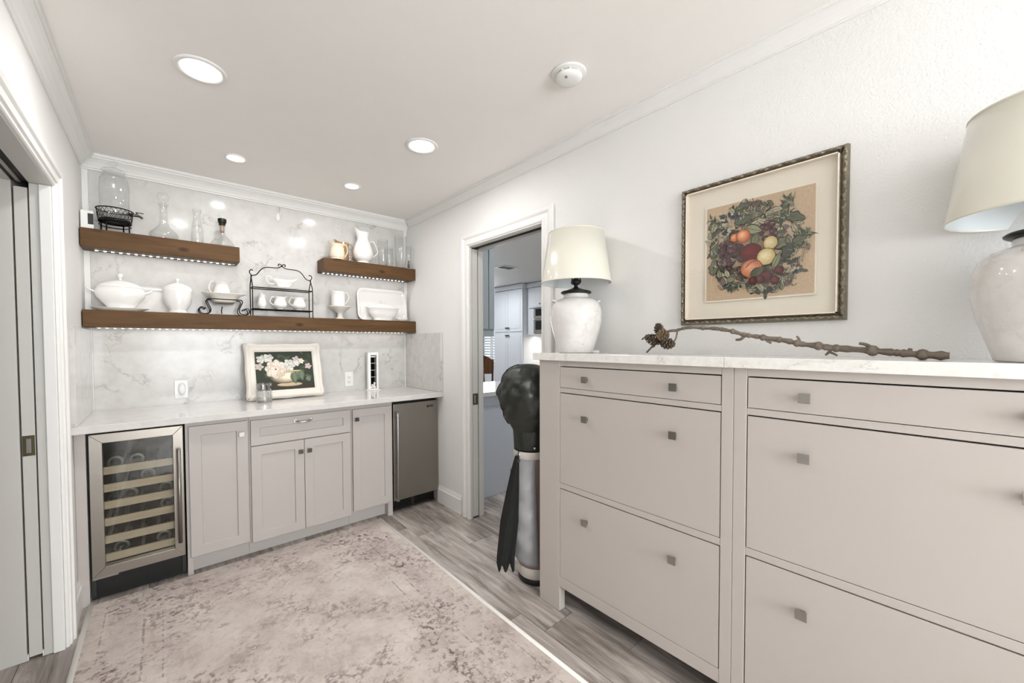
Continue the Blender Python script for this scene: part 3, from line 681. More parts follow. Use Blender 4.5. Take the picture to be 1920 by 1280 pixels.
solo('stone_top', 'white veined stone top over the shoe cabinet nearer the doorway', 'countertop', MB().box(1.464, XR-.001, .5425, 1.470, 1.2542, 1.290), M['stone'], bevel=.002)
solo('stone_top', 'white veined stone top over the shoe cabinet nearest the camera', 'countertop', MB().box(1.464, XR-.001, -.42, .5418, 1.2542, 1.290), M['stone'], bevel=.002)
ST = 1.2905
# ------------------------------------------------------------------ table lamps
def table_lamp(x, y, label, rz=0):
    t = thing('table_lamp', label, 'table lamp', (x, y, ST), rz, group='matching white jar table lamps')
    part('jar_base', MB().lathe([(0, .0003), (.084, .0003), (.088, .004), (.100, .045), (.116, .100), (.1285, .160), (.1295, .195), (.126, .224), (.117, .250), (.100, .267), (.080, .276), (.066, .279), (.063, .282), (.063, .296), (.061, .300), (0, .300)], 64), M['lampjar'], t)
    for k in range(2):
        a = pi/2+.9+k*pi
        part('lug_handle', MB().tube(cat([(.104*cos(a-.20), .104*sin(a-.20), .258), (.117*cos(a-.12), .117*sin(a-.12), .264), (.120*cos(a), .120*sin(a), .266), (.117*cos(a+.12), .117*sin(a+.12), .264), (.104*cos(a+.20), .104*sin(a+.20), .258)], 4), .006, 8), M['lampjar'], t)
    part('cap', MB().lathe([(0, .3005), (.070, .3005), (.077, .305), (.078, .309), (.072, .314), (.050, .319), (.030, .326), (.014, .332), (.010, .337), (.010, .345), (.020, .352), (.0225, .362), (.018, .374), (.012, .380), (0, .380)], 48), M['bronze'], t)
    part('socket', MB().lathe([(.012, .3805), (.017, .384), (.017, .43), (0, .43)], 24), M['bronze'], t)
    part('harp', MB().tube(cat([(.0, -.022, .352), (0, -.030, .362), (0, -.026, .385), (0, -.045, .44), (0, -.045, .52), (0, 0, .59), (0, .045, .52), (0, .045, .44), (0, .026, .385), (0, .030, .362), (0, .022, .352)], 5), .003, 6), M['bronze'], t)
    part('bulb', MB().ball((0, 0, .468), .030, .030, .038), M['plastic'], t)
    z0, z1, r0, r1 = .357, .608, .1765, .140
    s = part('shade', MB().lathe([(r0, z0), (r1, z1), (r1-.002, z1), (r0-.002, z0)], 96), M['shade'], t)
    part('shade_lining', MB().lathe([(r0-.0022, z0+.001), (r1-.0022, z1-.001)], 96), M['shadein'], s, recalc=False)
    rim = lambda r, z: [(r+.0015*cos(2*pi*k/8), z+.003*sin(2*pi*k/8)) for k in range(9)]
    part('shade_rim', MB().lathe(rim(r0, z0), 96), M['shaderim'], s); part('shade_rim', MB().lathe(rim(r1, z1), 96), M['shaderim'], s)
    sp = MB()
    for k in range(3):
        a = 2*pi*k/3; sp.tube([(0, 0, z1-.018), (cos(a)*(r1-.003), sin(a)*(r1-.003), z1-.004)], .0018, 6)
    part('spider', sp, M['bronze'], t)
    return t
l1 = table_lamp(1.617, 1.308, 'white jar table lamp with cream drum shade beside the doorway')
l2 = table_lamp(1.600, -.130, 'white jar table lamp with cream drum shade cropped at the right edge', .4)
k = part('cord_plug', MB().box(1.665, 1.712, 1.232, 1.25, ST+.0003, ST+.012).tube(cat([(1.66, 1.20, ST+.004), (1.64, 1.225, ST+.005), (1.665, 1.24, ST+.006)], 5), .003, 6), M['plastic'], l1, .002, True)
# ------------------------------------------------------------------ pine-cone branch
t = thing('pine_branch', 'dry bare branch with a cluster of pine cones lying on the stone top', 'branch', (1.60, .50, ST))
B = lambda y, z, x=1.60: (x, y, z)
rb = random.Random(7)
pts = cat([B(.775, 1.390), B(.727, 1.400), B(.66, 1.396, 1.602), B(.616, 1.392), B(.57, 1.383), B(.525, 1.368), B(.48, 1.360), B(.45, 1.354), B(.40, 1.346), B(.359, 1.335, 1.598), B(.31, 1.328), B(.276, 1.322), B(.201, 1.316), B(.15, 1.311), B(.111, 1.307), B(.065, 1.3035), B(.030, 1.3025)], 6)
n = len(pts)
rad = [lerp(.0058, .0112, i/n)*(1+.16*sin(i*1.3)+.10*rb.uniform(-1, 1)) for i in range(n)]
m = MB().tube(pts, rad, 10)
for i in range(4, n-2, 7):
    p = pts[i]; m.ball(p, rad[i]*1.45, rad[i]*1.3, rad[i]*1.35, 8, 6)
part('stem', m, M['bark'], t, 0, True)
def twig(pts, r0, r1):
    q = cat(pts, 5); part('twig', MB().tube(q, [lerp(r0, r1, i/(len(q)-1)) for i in range(len(q))], 7), M['bark'], t, 0, True)
twig([B(.775, 1.390), B(.80, 1.389), B(.825, 1.380), B(.845, 1.372)], .006, .005)
twig([B(.770, 1.388), B(.774, 1.365), B(.782, 1.345)], .0035, .003)
twig([B(.850, 1.372), B(.885, 1.372), B(.905, 1.372), B(.912, 1.366), B(.928, 1.354)], .005, .003)
twig([B(.850, 1.345), B(.880, 1.322), B(.905, 1.298)], .0055, .004)
twig([B(.880, 1.335), B(.872, 1.322)], .005, .007)
twig([B(.52, 1.366), B(.535, 1.352), B(.552, 1.350)], .006, .004)
twig([B(.46, 1.356), B(.452, 1.345), B(.440, 1.338)], .005, .004)
twig([B(.358, 1.335), B(.362, 1.352), B(.368, 1.360)], .005, .003)
twig([B(.275, 1.322), B(.285, 1.306), B(.292, 1.299)], .005, .003); twig([B(.285, 1.310), B(.272, 1.304), B(.262, 1.298)], .0045, .0025)
twig([B(.285, 1.322), B(.29, 1.332)], .005, .003); twig([B(.178, 1.318), B(.196, 1.332), B(.212, 1.336)], .006, .004); twig([B(.105, 1.309), B(.104, 1.322)], .007, .004)
def cone(c, d, ln, wd, seed):
    # overlapping woody scales on a spiral
    r = random.Random(seed); d = Vector(d).normalized(); u = d.orthogonal().normalized(); v = d.cross(u); c = Vector(c)
    m = MB(); P = lambda a, rr, h: c+d*h+(u*cos(a)+v*sin(a))*rr
    m.lathe([(0, -.5), (0, -.5)], 3) if 0 else None
    core = [(h, wd*.20*math.sin(pi*min(max((h+.5)*.9+.08, 0), 1))) for h in [-.5, -.3, 0, .3, .5]]
    m.tube([c+d*(h*ln) for h, _ in core], [max(q, .003) for _, q in core], 8)
    ns = 46
    for i in range(ns):
        tt = (i+.5)/ns; a = i*2.39996; h = (tt-.5)*ln
        R = wd*.5*(math.sin(pi*(.12+.80*tt))**.7); w_ = .0125*(.55+R/wd); ca, sa = a, a
        tip = P(a, R*1.06, h+ln*.085); l = P(a-w_/max(R, .006), R*.86, h+ln*.07); q = P(a+w_/max(R, .006), R*.86, h+ln*.07); b0 = P(a, R*.15, h-ln*.06); up = P(a, R*.78, h+ln*.125)
        m.add([b0, l, tip, q, up], [(0, 1, 4), (1, 2, 4), (2, 3, 4), (3, 0, 4), (0, 3, 2, 1)])
    return m
for c, d, ln, wd, sd in ((B(.856, 1.394, 1.615), (.1, .25, .95), .052, .046, 1), (B(.822, 1.372, 1.585), (-.85, .30, .0), .050, .052, 2), (B(.868, 1.352, 1.590), (-.45, .75, .35), .062, .052, 3), (B(.812, 1.338, 1.592), (-.25, -.95, -.15), .066, .052, 4)):
    part('pine_cone', cone(c, d, ln, wd, sd), M['cone'] if sd != 2 else M['cone2'], t, 0, True)
# ------------------------------------------------------------------ flat painted prints
class Paint:
    # coloured flat shapes stacked by a hair, s to the right, z up, in metres
    def __init__(s): s.m = MB(); s.k = 0
    def poly(s, pts, col):
        s.k += 1; d = -.000005*s.k
        s.m.add([(p[0], d, p[1]) for p in pts], [tuple(range(len(pts)))], False, col)
    def ell(s, x, z, rx, rz, col, n=18, rot=0, wob=0, seed=0):
        r = random.Random(seed); pts = []
        for k in range(n):
            a = 2*pi*k/n; q = 1+wob*r.uniform(-1, 1); X, Z = rx*cos(a)*q, rz*sin(a)*q
            pts.append((x+X*cos(rot)-Z*sin(rot), z+X*sin(rot)+Z*cos(rot)))
        s.poly(pts, col)
    def leaf(s, x, z, ln, wd, rot, col, jag=0, seed=0):
        r = random.Random(seed); top = []; bot = []
        for k in range(7):
            t = k/6; w_ = wd*.5*math.sin(pi*t**.8)*(1+jag*(1 if k % 2 else -1)); top.append((t*ln, w_)); bot.append((t*ln, -w_))
        pts = top+bot[::-1][1:-1]
        s.poly([(x+a*cos(rot)-b*sin(rot), z+a*sin(rot)+b*cos(rot)) for a, b in pts], col)
    def line(s, pts, w_, col):
        P = [Vector((p[0], p[1])) for p in pts]
        for a, b in zip(P, P[1:]):
            d = (b-a); nrm = Vector((-d.y, d.x)).normalized()*w_*.5; e = d.normalized()*w_*.3
            s.poly([a-nrm-e, b-nrm+e, b+nrm+e, a+nrm-e], col)
def wreath(w, h):
    p = Paint(); r = random.Random(11); hw, hh = w/2, h/2
    p.poly([(-hw, -hh), (hw, -hh), (hw, hh), (-hw, hh)], srgb(206, 178, 150))
    # crop coordinates -> metres
    def C(x, y):
        u = (x-150)/1080; top = 300-255*u; bot = 1190-75*u; return ((u-.5)*w, (.5-(y-top)/(bot-top))*h)
    sc = w/1080
    G = [srgb(104, 106, 88), srgb(78, 84, 74), srgb(146, 142, 118), srgb(178, 170, 142), srgb(60, 66, 60), srgb(124, 120, 102), srgb(200, 190, 162), srgb(136, 112, 110), srgb(188, 176, 150)]
    def leafat(x, y, ln, wd, rot, c=None, jag=.0):
        a, b = C(x, y); p.leaf(a-cos(rot)*ln*sc*.54, b-sin(rot)*ln*sc*.54, ln*sc*1.08, wd*sc*1.25, rot, srgb(58, 54, 46), jag); p.leaf(a-cos(rot)*ln*sc*.5, b-sin(rot)*ln*sc*.5, ln*sc, wd*sc, rot, c or r.choice(G), jag)
        p.line([(a-cos(rot)*ln*sc*.45, b-sin(rot)*ln*sc*.45), (a+cos(rot)*ln*sc*.42, b+sin(rot)*ln*sc*.42)], 2.5*sc*2, srgb(74, 70, 56))
    # twig ring and foliage
    for q in range(3):
        pts = [C(690+(440+q*14)*cos(a*pi/24), 650+(400+q*10)*sin(a*pi/24)) for a in range(49)]
        p.line(pts, 6*sc, [srgb(128, 104, 84), srgb(98, 80, 66), srgb(150, 134, 104)][q])
    for i in range(190):
        a = r.uniform(0, 2*pi); rr = r.uniform(.50, 1.05)
        leafat(690+490*rr*cos(a), 655+440*rr*sin(a), r.uniform(70, 150), r.uniform(28, 60), r.uniform(0, 2*pi), None, r.choice([0, 0, .25]))
    # pine sprigs: upper right, upper left
    for (cx, cy, n_, ln) in ((1000, 215, 26, 110), (235, 420, 18, 90), (1130, 540, 24, 110), (470, 1050, 14, 90), (960, 330, 14, 80)):
        for k in range(n_):
            a = r.uniform(0, 2*pi); x, y = C(cx+r.uniform(-50, 50), cy+r.uniform(-25, 25)); p.leaf(x, y, ln*sc*r.uniform(.5, 1), 12*sc, a, r.choice([G[1], G[4], G[2], srgb(70, 92, 66)]))
    # broad dark leaves on the right
    for (x, y, a) in ((950, 610, .6), (1050, 620, -.8), (1100, 600, .3), (1060, 370, -.4), (1000, 690, 1.2), (250, 700, 1.2), (240, 860, 1.5), (560, 270, .4), (660, 340, -.2), (560, 390, .2)):
        leafat(x, y, 190, 95, a, r.choice([G[1], G[0], G[5]]), .18)
    for (x, y) in ((360, 420), (390, 515), (450, 360), (320, 380), (500, 355), (1075, 890), (380, 1040)):
        a, b = C(x, y)
        for k in range(6): p.ell(a+22*sc*cos(k), b+22*sc*sin(k), 20*sc, 14*sc, r.choice([srgb(198, 190, 168), srgb(72, 80, 96), srgb(60, 66, 76)]), 9, k)
        p.ell(a, b, 14*sc, 14*sc, srgb(44, 44, 46), 10)
    for k in range(240):
        a = r.uniform(0, 2*pi); rr = r.uniform(.70, 1.04); x, y = 690+480*rr*cos(a), 655+430*rr*sin(a); q0 = r.uniform(0, 6.3); L0 = r.uniform(18, 46); cv = r.uniform(-.9, .9)
        p.line([C(x+L0*(i/4)*cos(q0+cv*i/4), y+L0*(i/4)*sin(q0+cv*i/4)) for i in range(5)], r.uniform(4, 9)*sc, r.choice([srgb(206, 196, 170), srgb(60, 58, 52), srgb(72, 62, 58), srgb(190, 180, 156), srgb(150, 142, 124)]))
    def ball(x, y, rx, ry, c0, c1, c2=None):
        a, b = C(x, y); p.ell(a, b, rx*sc*1.06, ry*sc*1.06, srgb(70, 52, 42), 24)
        for k in range(5):
            t = k/4; p.ell(a-rx*sc*.22*t, b+ry*sc*.22*t, rx*sc*(1-.72*t), ry*sc*(1-.72*t), tuple(lerp(c0[i], c1[i], t) for i in range(3))+(1,), 24)
    def grapes(x0, x1, y0, y1, n_):
        for k in range(n_):
            x, y = r.uniform(x0, x1), r.uniform(y0, y1)
            ball(x, y, r.uniform(24, 36), r.uniform(24, 36), srgb(62, 34, 40), srgb(112, 74, 76))
            if k % 2:
                a, b = C(x, y); p.line([(a+20*sc*cos(q*.5+k), b+20*sc*sin(q*.5+k)) for q in range(5)], 5*sc, srgb(202, 178, 160))
    grapes(740, 890, 420, 590, 16)
    leafat(670, 490, 190, 100, -.35, srgb(150, 150, 118)); leafat(690, 580, 130, 70, 1.4, srgb(120, 122, 92))
    ball(475, 570, 46, 48, srgb(196, 96, 52), srgb(236, 170, 120)); ball(565, 552, 72, 72, srgb(206, 100, 52), srgb(240, 190, 150))
    grapes(310, 560, 620, 890, 34)
    ball(650, 710, 108, 95, srgb(98, 30, 30), srgb(120, 46, 42))
    ball(840, 620, 66, 72, srgb(206, 178, 122), srgb(236, 218, 176)); ball(800, 755, 88, 90, srgb(208, 178, 118), srgb(240, 224, 184))
    leafat(900, 790, 190, 60, 1.2, srgb(140, 140, 110))
    ball(655, 870, 108, 100, srgb(196, 116, 84), srgb(228, 168, 136))
    a = [C(600, 860), C(650, 810), C(710, 790)]; p.line(a, 12*sc, srgb(150, 80, 62))
    leafat(720, 900, 170, 80, .5, srgb(92, 96, 76))
    for (x, y, q) in ((800, 945, 62), (885, 985, 44), (925, 888, 46), (675, 990, 44), (745, 975, 46)): ball(x, y, q, q, srgb(74, 28, 32), srgb(118, 60, 60))
    for k in range(10):
        x, y = r.uniform(300, 470), r.uniform(880, 1010); leafat(x, y, 110, 50, r.uniform(0, 6), r.choice(G))
    for (x, y) in ((330, 1060), (700, 1095), (850, 1085), (1040, 1020), (550, 940), (620, 225)):
        p.line([C(x+45*cos(q*.55)*(1-q*.05), y+22*sin(q*.75)) for q in range(11)], 6*sc, srgb(84, 68, 54))
    return p.m
def roses(w, h):
    p = Paint(); r = random.Random(5); hw, hh = w/2, h/2
    p.poly([(-hw, -hh), (hw, -hh), (hw, hh), (-hw, hh)], srgb(34, 42, 26))
    C = lambda x, y: ((x-810)/1030*w, (600-y)/670*h); sc = w/1030
    for k in range(46):
        x, y = C(r.uniform(330, 1290), r.uniform(300, 760)); p.leaf(x, y, r.uniform(80, 190)*sc, r.uniform(40, 80)*sc, r.uniform(0, 6.28), r.choice([srgb(44, 62, 38), srgb(30, 44, 24), srgb(58, 76, 48), srgb(24, 32, 20), srgb(70, 84, 58)]))
    p.poly([(-hw, -hh), (hw, -hh), (hw, -hh+.17*h), (-hw, -hh+.13*h)], srgb(40, 34, 22))
    # bowl on a saucer
    x, y = C(870, 850); p.ell(x, y, 235*sc, 42*sc, srgb(120, 100, 72), 28); p.ell(x, y+5*sc, 220*sc, 34*sc, srgb(188, 172, 140), 28)
    x, y = C(800, 715)
    for k in range(7):
        t = k/6; p.ell(x+55*sc*t, y+20*sc*t, (265-150*t)*sc, (130-78*t)*sc, tuple(lerp(a, b, t) for a, b in zip(srgb(104, 88, 60)[:3], srgb(236, 224, 198)[:3]))+(1,), 28)
    x, y = C(960, 612); p.ell(x, y, 150*sc, 16*sc, srgb(196, 180, 140), 24)
    def flower(x, y, rad, cols, n_, seed, rings=4):
        rr = random.Random(seed); a, b = C(x, y)
        for q in range(rings):
            R = rad*(1-q/rings*.85)*sc
            for k in range(n_):
                an = 2*pi*k/n_+q*.5+rr.uniform(-.15, .15); c = rr.choice(cols)
                p.ell(a+cos(an)*R*.62, b+sin(an)*R*.62, R*.52, R*.40, tuple(v*.62 for v in c[:3])+(1,), 12, an, .08, k)
                p.ell(a+cos(an)*R*.58, b+sin(an)*R*.58, R*.48, R*.36, c, 12, an, .08, k)
        p.ell(a, b, rad*.12*sc, rad*.1*sc, srgb(150, 116, 76), 10)
    wh = [srgb(212, 211, 204), srgb(192, 192, 186), srgb(226, 224, 216)]; pk = [srgb(232, 216, 200), srgb(220, 200, 182), srgb(240, 228, 214)]
    flower(400, 390, 80, wh, 5, 1, 3); flower(520, 375, 85, wh, 6, 2, 3); flower(360, 520, 70, [srgb(200, 186, 180), srgb(178, 168, 160)], 5, 3, 3)
    flower(880, 505, 110, wh, 6, 4, 3); flower(1020, 410, 70, [srgb(196, 186, 184), srgb(170, 166, 162)], 5, 5, 3); flower(1110, 440, 55, pk, 5, 6, 3); flower(1235, 535, 60, [srgb(206, 188, 186), srgb(180, 160, 160)], 5, 7, 3); flower(1020, 480, 60, wh, 5, 9, 2)
    flower(640, 575, 175, pk, 8, 8, 6)
    for (x, y, a, l) in ((920, 640, -1.3, 250), (1000, 620, -1.0, 240), (1090, 600, -1.5, 230), (960, 640, -1.5, 220), (1200, 720, -1.2, 120)):
        q = C(x, y); p.leaf(q[0], q[1], l*sc, 120*sc, a, srgb(62, 74, 58)); p.leaf(q[0], q[1], l*sc*.94, 98*sc, a, srgb(98, 112, 90)); p.line([q, (q[0]+cos(a)*l*sc*.9, q[1]+sin(a)*l*sc*.9)], 5*sc, srgb(140, 150, 126))
    return p.m
# fruit wreath picture on the right wall: local x runs towards the camera side (-y), z up
PW, PH = .562, .588
t = thing('framed_picture', 'framed fruit wreath print in a carved antique silver frame', 'picture', (XR-.0015, .5455, 1.709), -pi/2)
fw = .024
m = MB()
def carved(m, L_, sx, fn):
    # one mitred rail with a rolling relief
    nu, nv = 150, 9
    def f(u, v):
        s = (u-.5)*L_; e = fw*v; cl = max(-L_/2+e, min(L_/2-e, s))
        prof = .010+.016*math.sin(pi*min(1, v*1.15))**.8
        rel_ = .0032*sin(s*300+4*v)*sin(pi*v)+.0022*sin(s*150-6*v)*sin(pi*v)
        return fn(cl, e, -(prof+rel_) if 0 < v < 1 else -(.012 if v == 1 else .0))
    m.grid(f, nu, nv)
carved(m, PW, 1, lambda s, e, d: (s, d, PH/2-e)); carved(m, PW, 1, lambda s, e, d: (s, d, -PH/2+e))
carved(m, PH, 1, lambda s, e, d: (-PW/2+e, d, s)); carved(m, PH, 1, lambda s, e, d: (PW/2-e, d, s))
part('frame', m, M['silver'], t)
lip = MB(); q0, q1 = PW/2-fw, PH/2-fw
for (a, b, c, d) in ((-q0, q0, q1-.004, q1), (-q0, q0, -q1, -q1+.004), (-q0, -q0+.004, -q1, q1), (q0-.004, q0, -q1, q1)): lip.box(a, b, -.026, -.001, c, d)
part('inner_lip', lip, M['mat'], t)
part('mat_board', MB().box(-q0, q0, -.003, -.001, -q1, q1), M['mat'], t)
w, h = .366, .384
pt = part('print_board', MB().box(-w/2-.006, w/2+.006, -.011, -.0032, -h/2-.006, h/2+.006), M['mat'], t); pt.location = (.009, 0, -.003)
pp = part('painted_print', wreath(w, h), M['paint'], pt, recalc=False); pp.location = (0, -.0112, 0)
part('glazing', MB().box(-q0+.004, q0-.004, -.0252, -.0240, -q1+.004, q1-.004), M['pane'], t)
# rose still life leaning on the bar counter
t = thing('framed_painting', 'ornate white framed rose painting leaning on the bar counter', 'picture', (.697, 3.262, CT+.0075), 0)
t.rotation_euler = (radians(-17), 0, 0)
fw2, FW, FH = .062, .510, .415
m = MB()
def rail2(fn, L_):
    nu, nv = 60, 9; prof = [0, .020, .026, .024, .014, .012, .016, .014, .004]
    def f(u, v):
        s = (u-.5)*L_; e = fw2*v; cl = max(-L_/2+e, min(L_/2-e, s)); k = int(round(v*8)); sw = 1+.30*math.exp(-((abs(s)-L_/2+.03)/.03)**2)+.18*math.exp(-(s/.04)**2)
        return fn(cl, e-(.006*(sw-1)/.3 if v < .2 else 0), -prof[k]*(sw if k in (1, 2, 3) else 1))
    m.grid(f, nu, nv)
rail2(lambda s, e, d: (s, d, FH-e), FW); rail2(lambda s, e, d: (s, d, e), FW); rail2(lambda s, e, d: (-FW/2+e, d, FH/2+s), FH); rail2(lambda s, e, d: (FW/2-e, d, FH/2+s), FH)
part('frame', m, M['frosty'], t)
part('backing', MB().box(-FW/2+.01, FW/2-.01, .0005, .006, .01, FH-.01), M['black'], t)
pp = part('painted_canvas', roses(FW-2*fw2, FH-2*fw2), M['paint'], t, recalc=False); pp.location = (0, -.002, FH/2)
# ------------------------------------------------------------------ shelf and counter items
CE = M['ceramic']
def bowl_prof(pts, th=.003):
    # outer profile bottom->top, returned with an inner wall
    return pts+[(max(r-th, .0), z) for r, z in reversed(pts[1:])]+[(0, pts[1][1]+th)]
def jug(name, label, loc, rz, h, rb, rbelly, rneck, rlip, mat, handle_h=(.30, .88), spout=.35, foot=.75, cat_='jug', group=None, rh=.0045, seg=36, wob=0):
    # pitcher: lathe body with pulled spout (+x) and loop handle (-x)
    t = thing(name, label, cat_, loc, rz, group)
    P = [(rb*.9, .0002), (rb, h*.02), (rb*foot, h*.06), (lerp(rb*foot, rbelly, .7), h*.16), (rbelly, h*.34), (lerp(rbelly, rneck, .45), h*.56), (rneck, h*.75), (lerp(rneck, rlip, .5), h*.90), (rlip, h)]
    P = [(p.x, p.y) for p in cat([(a, b, 0) for a, b in P], 4)]
    m = MB(); nz = len(P); full = P+[(max(r-.0025, .001), z) for r, z in reversed(P)]
    def f(u, v):
        i = int(round(v*(len(full)-1))); r, z = full[i]; a = 2*pi*u; k = max(0, (z/h-.70)/.30)**1.6
        s = max(0, cos(a))**6; back = max(0, -cos(a))**4
        return (r*cos(a)*(1+spout*k*s), r*sin(a)*(1-.25*spout*k*s), z+h*.10*k*s*(1 if z > 0 else 0)-h*.05*k*(1-s)*(1-back)*spout*2)
    m.grid(f, seg, len(full), cu=True); m.lathe([(0, .0004), (rb*.9, .0004)], seg)
    part('body', m, mat, t)
    a0, a1 = handle_h
    def rad(z):
        for (r0, z0), (r1, z1) in zip(P, P[1:]):
            if z0 <= z <= z1: return lerp(r0, r1, (z-z0)/max(z1-z0, 1e-6))
        return rlip
    z0, z1 = h*a0, h*a1; w = max(.028, h*.24)
    part('handle', MB().tube(cat([(-rad(z1)+.002, 0, z1), (-rad(z1)-w*.55, 0, z1+h*.05), (-rad(z1)-w, 0, lerp(z0, z1, .72)), (-max(rad(z0), rad(z1))-w*.72, 0, lerp(z0, z1, .38)), (-rad(z0)+.002, 0, z0)], 6), rh, 8, flat=.8), mat, t)
    return t
# --- long shelf, from the left
t = thing('oval_platter', 'shallow oval white platter under the soup tureen', 'platter', (-.190, 3.345, SH+.0005))
part('dish', MB().lathe([(0, 0), (.090, 0), (.104, .006), (.131, .018), (.133, .020), (.129, .0205), (.100, .010), (0, .0055)], 48, 1, .46), M['ceramic2'], t)
t = thing('soup_tureen', 'large white soup tureen with handles and domed lid', 'tureen', (-.188, 3.345, SH+.0075))
S = .52
part('bowl', MB().lathe([(0, 0), (.064, 0), (.066, .006), (.060, .016), (.080, .040), (.108, .075), (.116, .100), (.112, .118), (.106, .128), (.108, .134), (.103, .135), (.100, .128), (.105, .100), (.07, .04), (0, .02)], 56, 1, S), CE, t)
lid = part('lid', MB().lathe([(.101, .1355), (.103, .139), (.094, .150), (.070, .164), (.040, .174), (.016, .180), (0, .182)], 48, 1, S), CE, t)
part('lid_knob', MB().lathe([(.010, .180), (.006, .186), (.007, .194), (.013, .202), (.015, .210), (.012, .218), (0, .222)], 24), CE, lid)
for s in (-1, 1):
    part('handle', MB().tube(cat([(s*.100, .012, .102), (s*.128, .010, .112), (s*.143, 0, .128), (s*.128, -.010, .112), (s*.100, -.012, .102)], 6), .0055, 8), CE, t)
def platter(label, loc, w, h, lean, rad, name='rectangular_platter'):
    # leaning rectangular dish with rounded corners and a raised rim
    t = thing(name, label, 'platter', loc, 0); t.rotation_euler = (radians(-lean), 0, 0)
    def ring(k, y):
        a, b, r = w/2-k, h/2-k, max(rad-k, .004); pts = []
        for cx, cz, st in ((a-r, b-r, 0), (-a+r, b-r, pi/2), (-a+r, -b+r, pi), (a-r, -b+r, 3*pi/2)):
            for q in range(6): an = st+q*pi/10; pts.append((cx+r*cos(an), y, h/2+cz+r*sin(an)))
        return pts
    R = [ring(0, -.012), ring(.004, -.014), ring(.020, -.010), ring(.030, -.003), ring(.034, -.002)]; n = 24; m = MB()
    vs = [p for q in R for p in q]; fs = [(i*n+k, i*n+(k+1) % n, (i+1)*n+(k+1) % n, (i+1)*n+k) for i in range(len(R)-1) for k in range(n)]; fs.append(tuple((len(R)-1)*n+k for k in range(n)))
    m.add(vs, fs, True); bk = ring(.002, -.0105)+ring(.032, .001); m.add(bk, [(k, (k+1) % n, n+(k+1) % n, n+k) for k in range(n)]+[tuple(range(n, 2*n))], True)
    m.add(R[0]+ring(.002, -.0105), [(k, (k+1) % n, n+(k+1) % n, n+k) for k in range(n)], True)
    part('dish', m, CE, t); return t
platter('rectangular white platter leaning behind the tureen and lidded jar', (-.045, 3.410, SH+.001), .30, .165, 6, .012)
t = thing('lidded_jar', 'white lidded sugar jar with round knob beside the tureen', 'jar', (.081, 3.328, SH+.0005))
part('body', MB().lathe([(0, 0), (.052, 0), (.053, .006), (.044, .014), (.046, .022), (.066, .060), (.074, .105), (.075, .140), (.077, .158), (.074, .160), (.071, .14), (.06, .06), (0, .03)], 44, 1, .85), CE, t)
lid = part('lid', MB().lathe([(.073, .1605), (.072, .165), (.058, .176), (.036, .188), (.014, .195), (0, .196)], 44, 1, .85), CE, t)
part('lid_knob', MB().lathe([(.008, .195), (.006, .203), (.011, .210), (.012, .217), (.007, .223), (0, .224)], 20), CE, lid)
# scroll stand with dish and pitcher
t = thing('scroll_stand', 'black iron scroll stand holding a beaded dish and small pitcher', 'stand', (.330, 3.345, SH+.0005))
def scroll(s, y):
    return cat([(s*.0, y, .104), (s*.085, y, .104), (s*.096, y, .099), (s*.100, y, .088), (s*.090, y, .062), (s*.080, y, .036), (s*.084, y, .014), (s*.105, y, .0036), (s*.128, y, .006), (s*.141, y, .022), (s*.138, y, .040), (s*.126, y, .047), (s*.112, y, .040)], 5)
for y in (-.045, .045):
    part('scroll_frame', MB().tube(list(reversed(scroll(-1, y)))[:-1]+scroll(1, y), .0033, 8).ball((.111, y, .039), .0055, nu=10, nv=6).ball((-.111, y, .039), .0055, nu=10, nv=6), M['iron'], t)
part('cross_bar', MB().tube([(-.06, -.045, .104), (-.06, .045, .104)], .003, 8).tube([(.06, -.045, .104), (.06, .045, .104)], .003, 8), M['iron'], t)
part('back_foot', MB().tube(cat([(-.02, -.045, .104), (-.02, -.05, .07), (-.018, -.046, .045), (-.022, -.05, .03), (-.02, -.052, .004)], 5)[8:], .0035, 6), M['iron'], t)
t = thing('beaded_dish', 'square white beaded dish resting on the black scroll stand', 'dish', (.330, 3.345, SH+.0935))
m = MB()
def sq(r, z, y_=.62): return [(r*math.copysign(abs(cos(a))**.55, cos(a)), y_*r*math.copysign(abs(sin(a))**.55, sin(a)), z) for a in [2*pi*k/40 for k in range(40)]]
R = [sq(.050, 0), sq(.052, -.016), sq(.066, .002), sq(.092, .038), sq(.125, .050), sq(.127, .053), sq(.092, .046), sq(.06, .012)]; n = 40
vs = [p for q in R for p in q]
m.add(vs, [(i*n+k, i*n+(k+1) % n, (i+1)*n+(k+1) % n, (i+1)*n+k) for i in range(len(R)-1) for k in range(n)]+[tuple((len(R)-1)*n+k for k in range(n)), tuple(range(n))], True)
part('dish', m, M['ceramic2'], t)
bd = MB()
for k in range(30):
    a = 2*pi*k/30; bd.ball((.094*math.copysign(abs(cos(a))**.55, cos(a)), .62*.094*math.copysign(abs(sin(a))**.55, sin(a)), .047), .0042, nu=8, nv=5)
part('bead_rim', bd, CE, t, kind='stuff')
jug('cream_pitcher', 'small white pitcher sitting in the beaded dish', (.318, 3.345, SH+.1062), 0, .128, .030, .050, .036, .044, CE, (.25, .90), .75, .9)
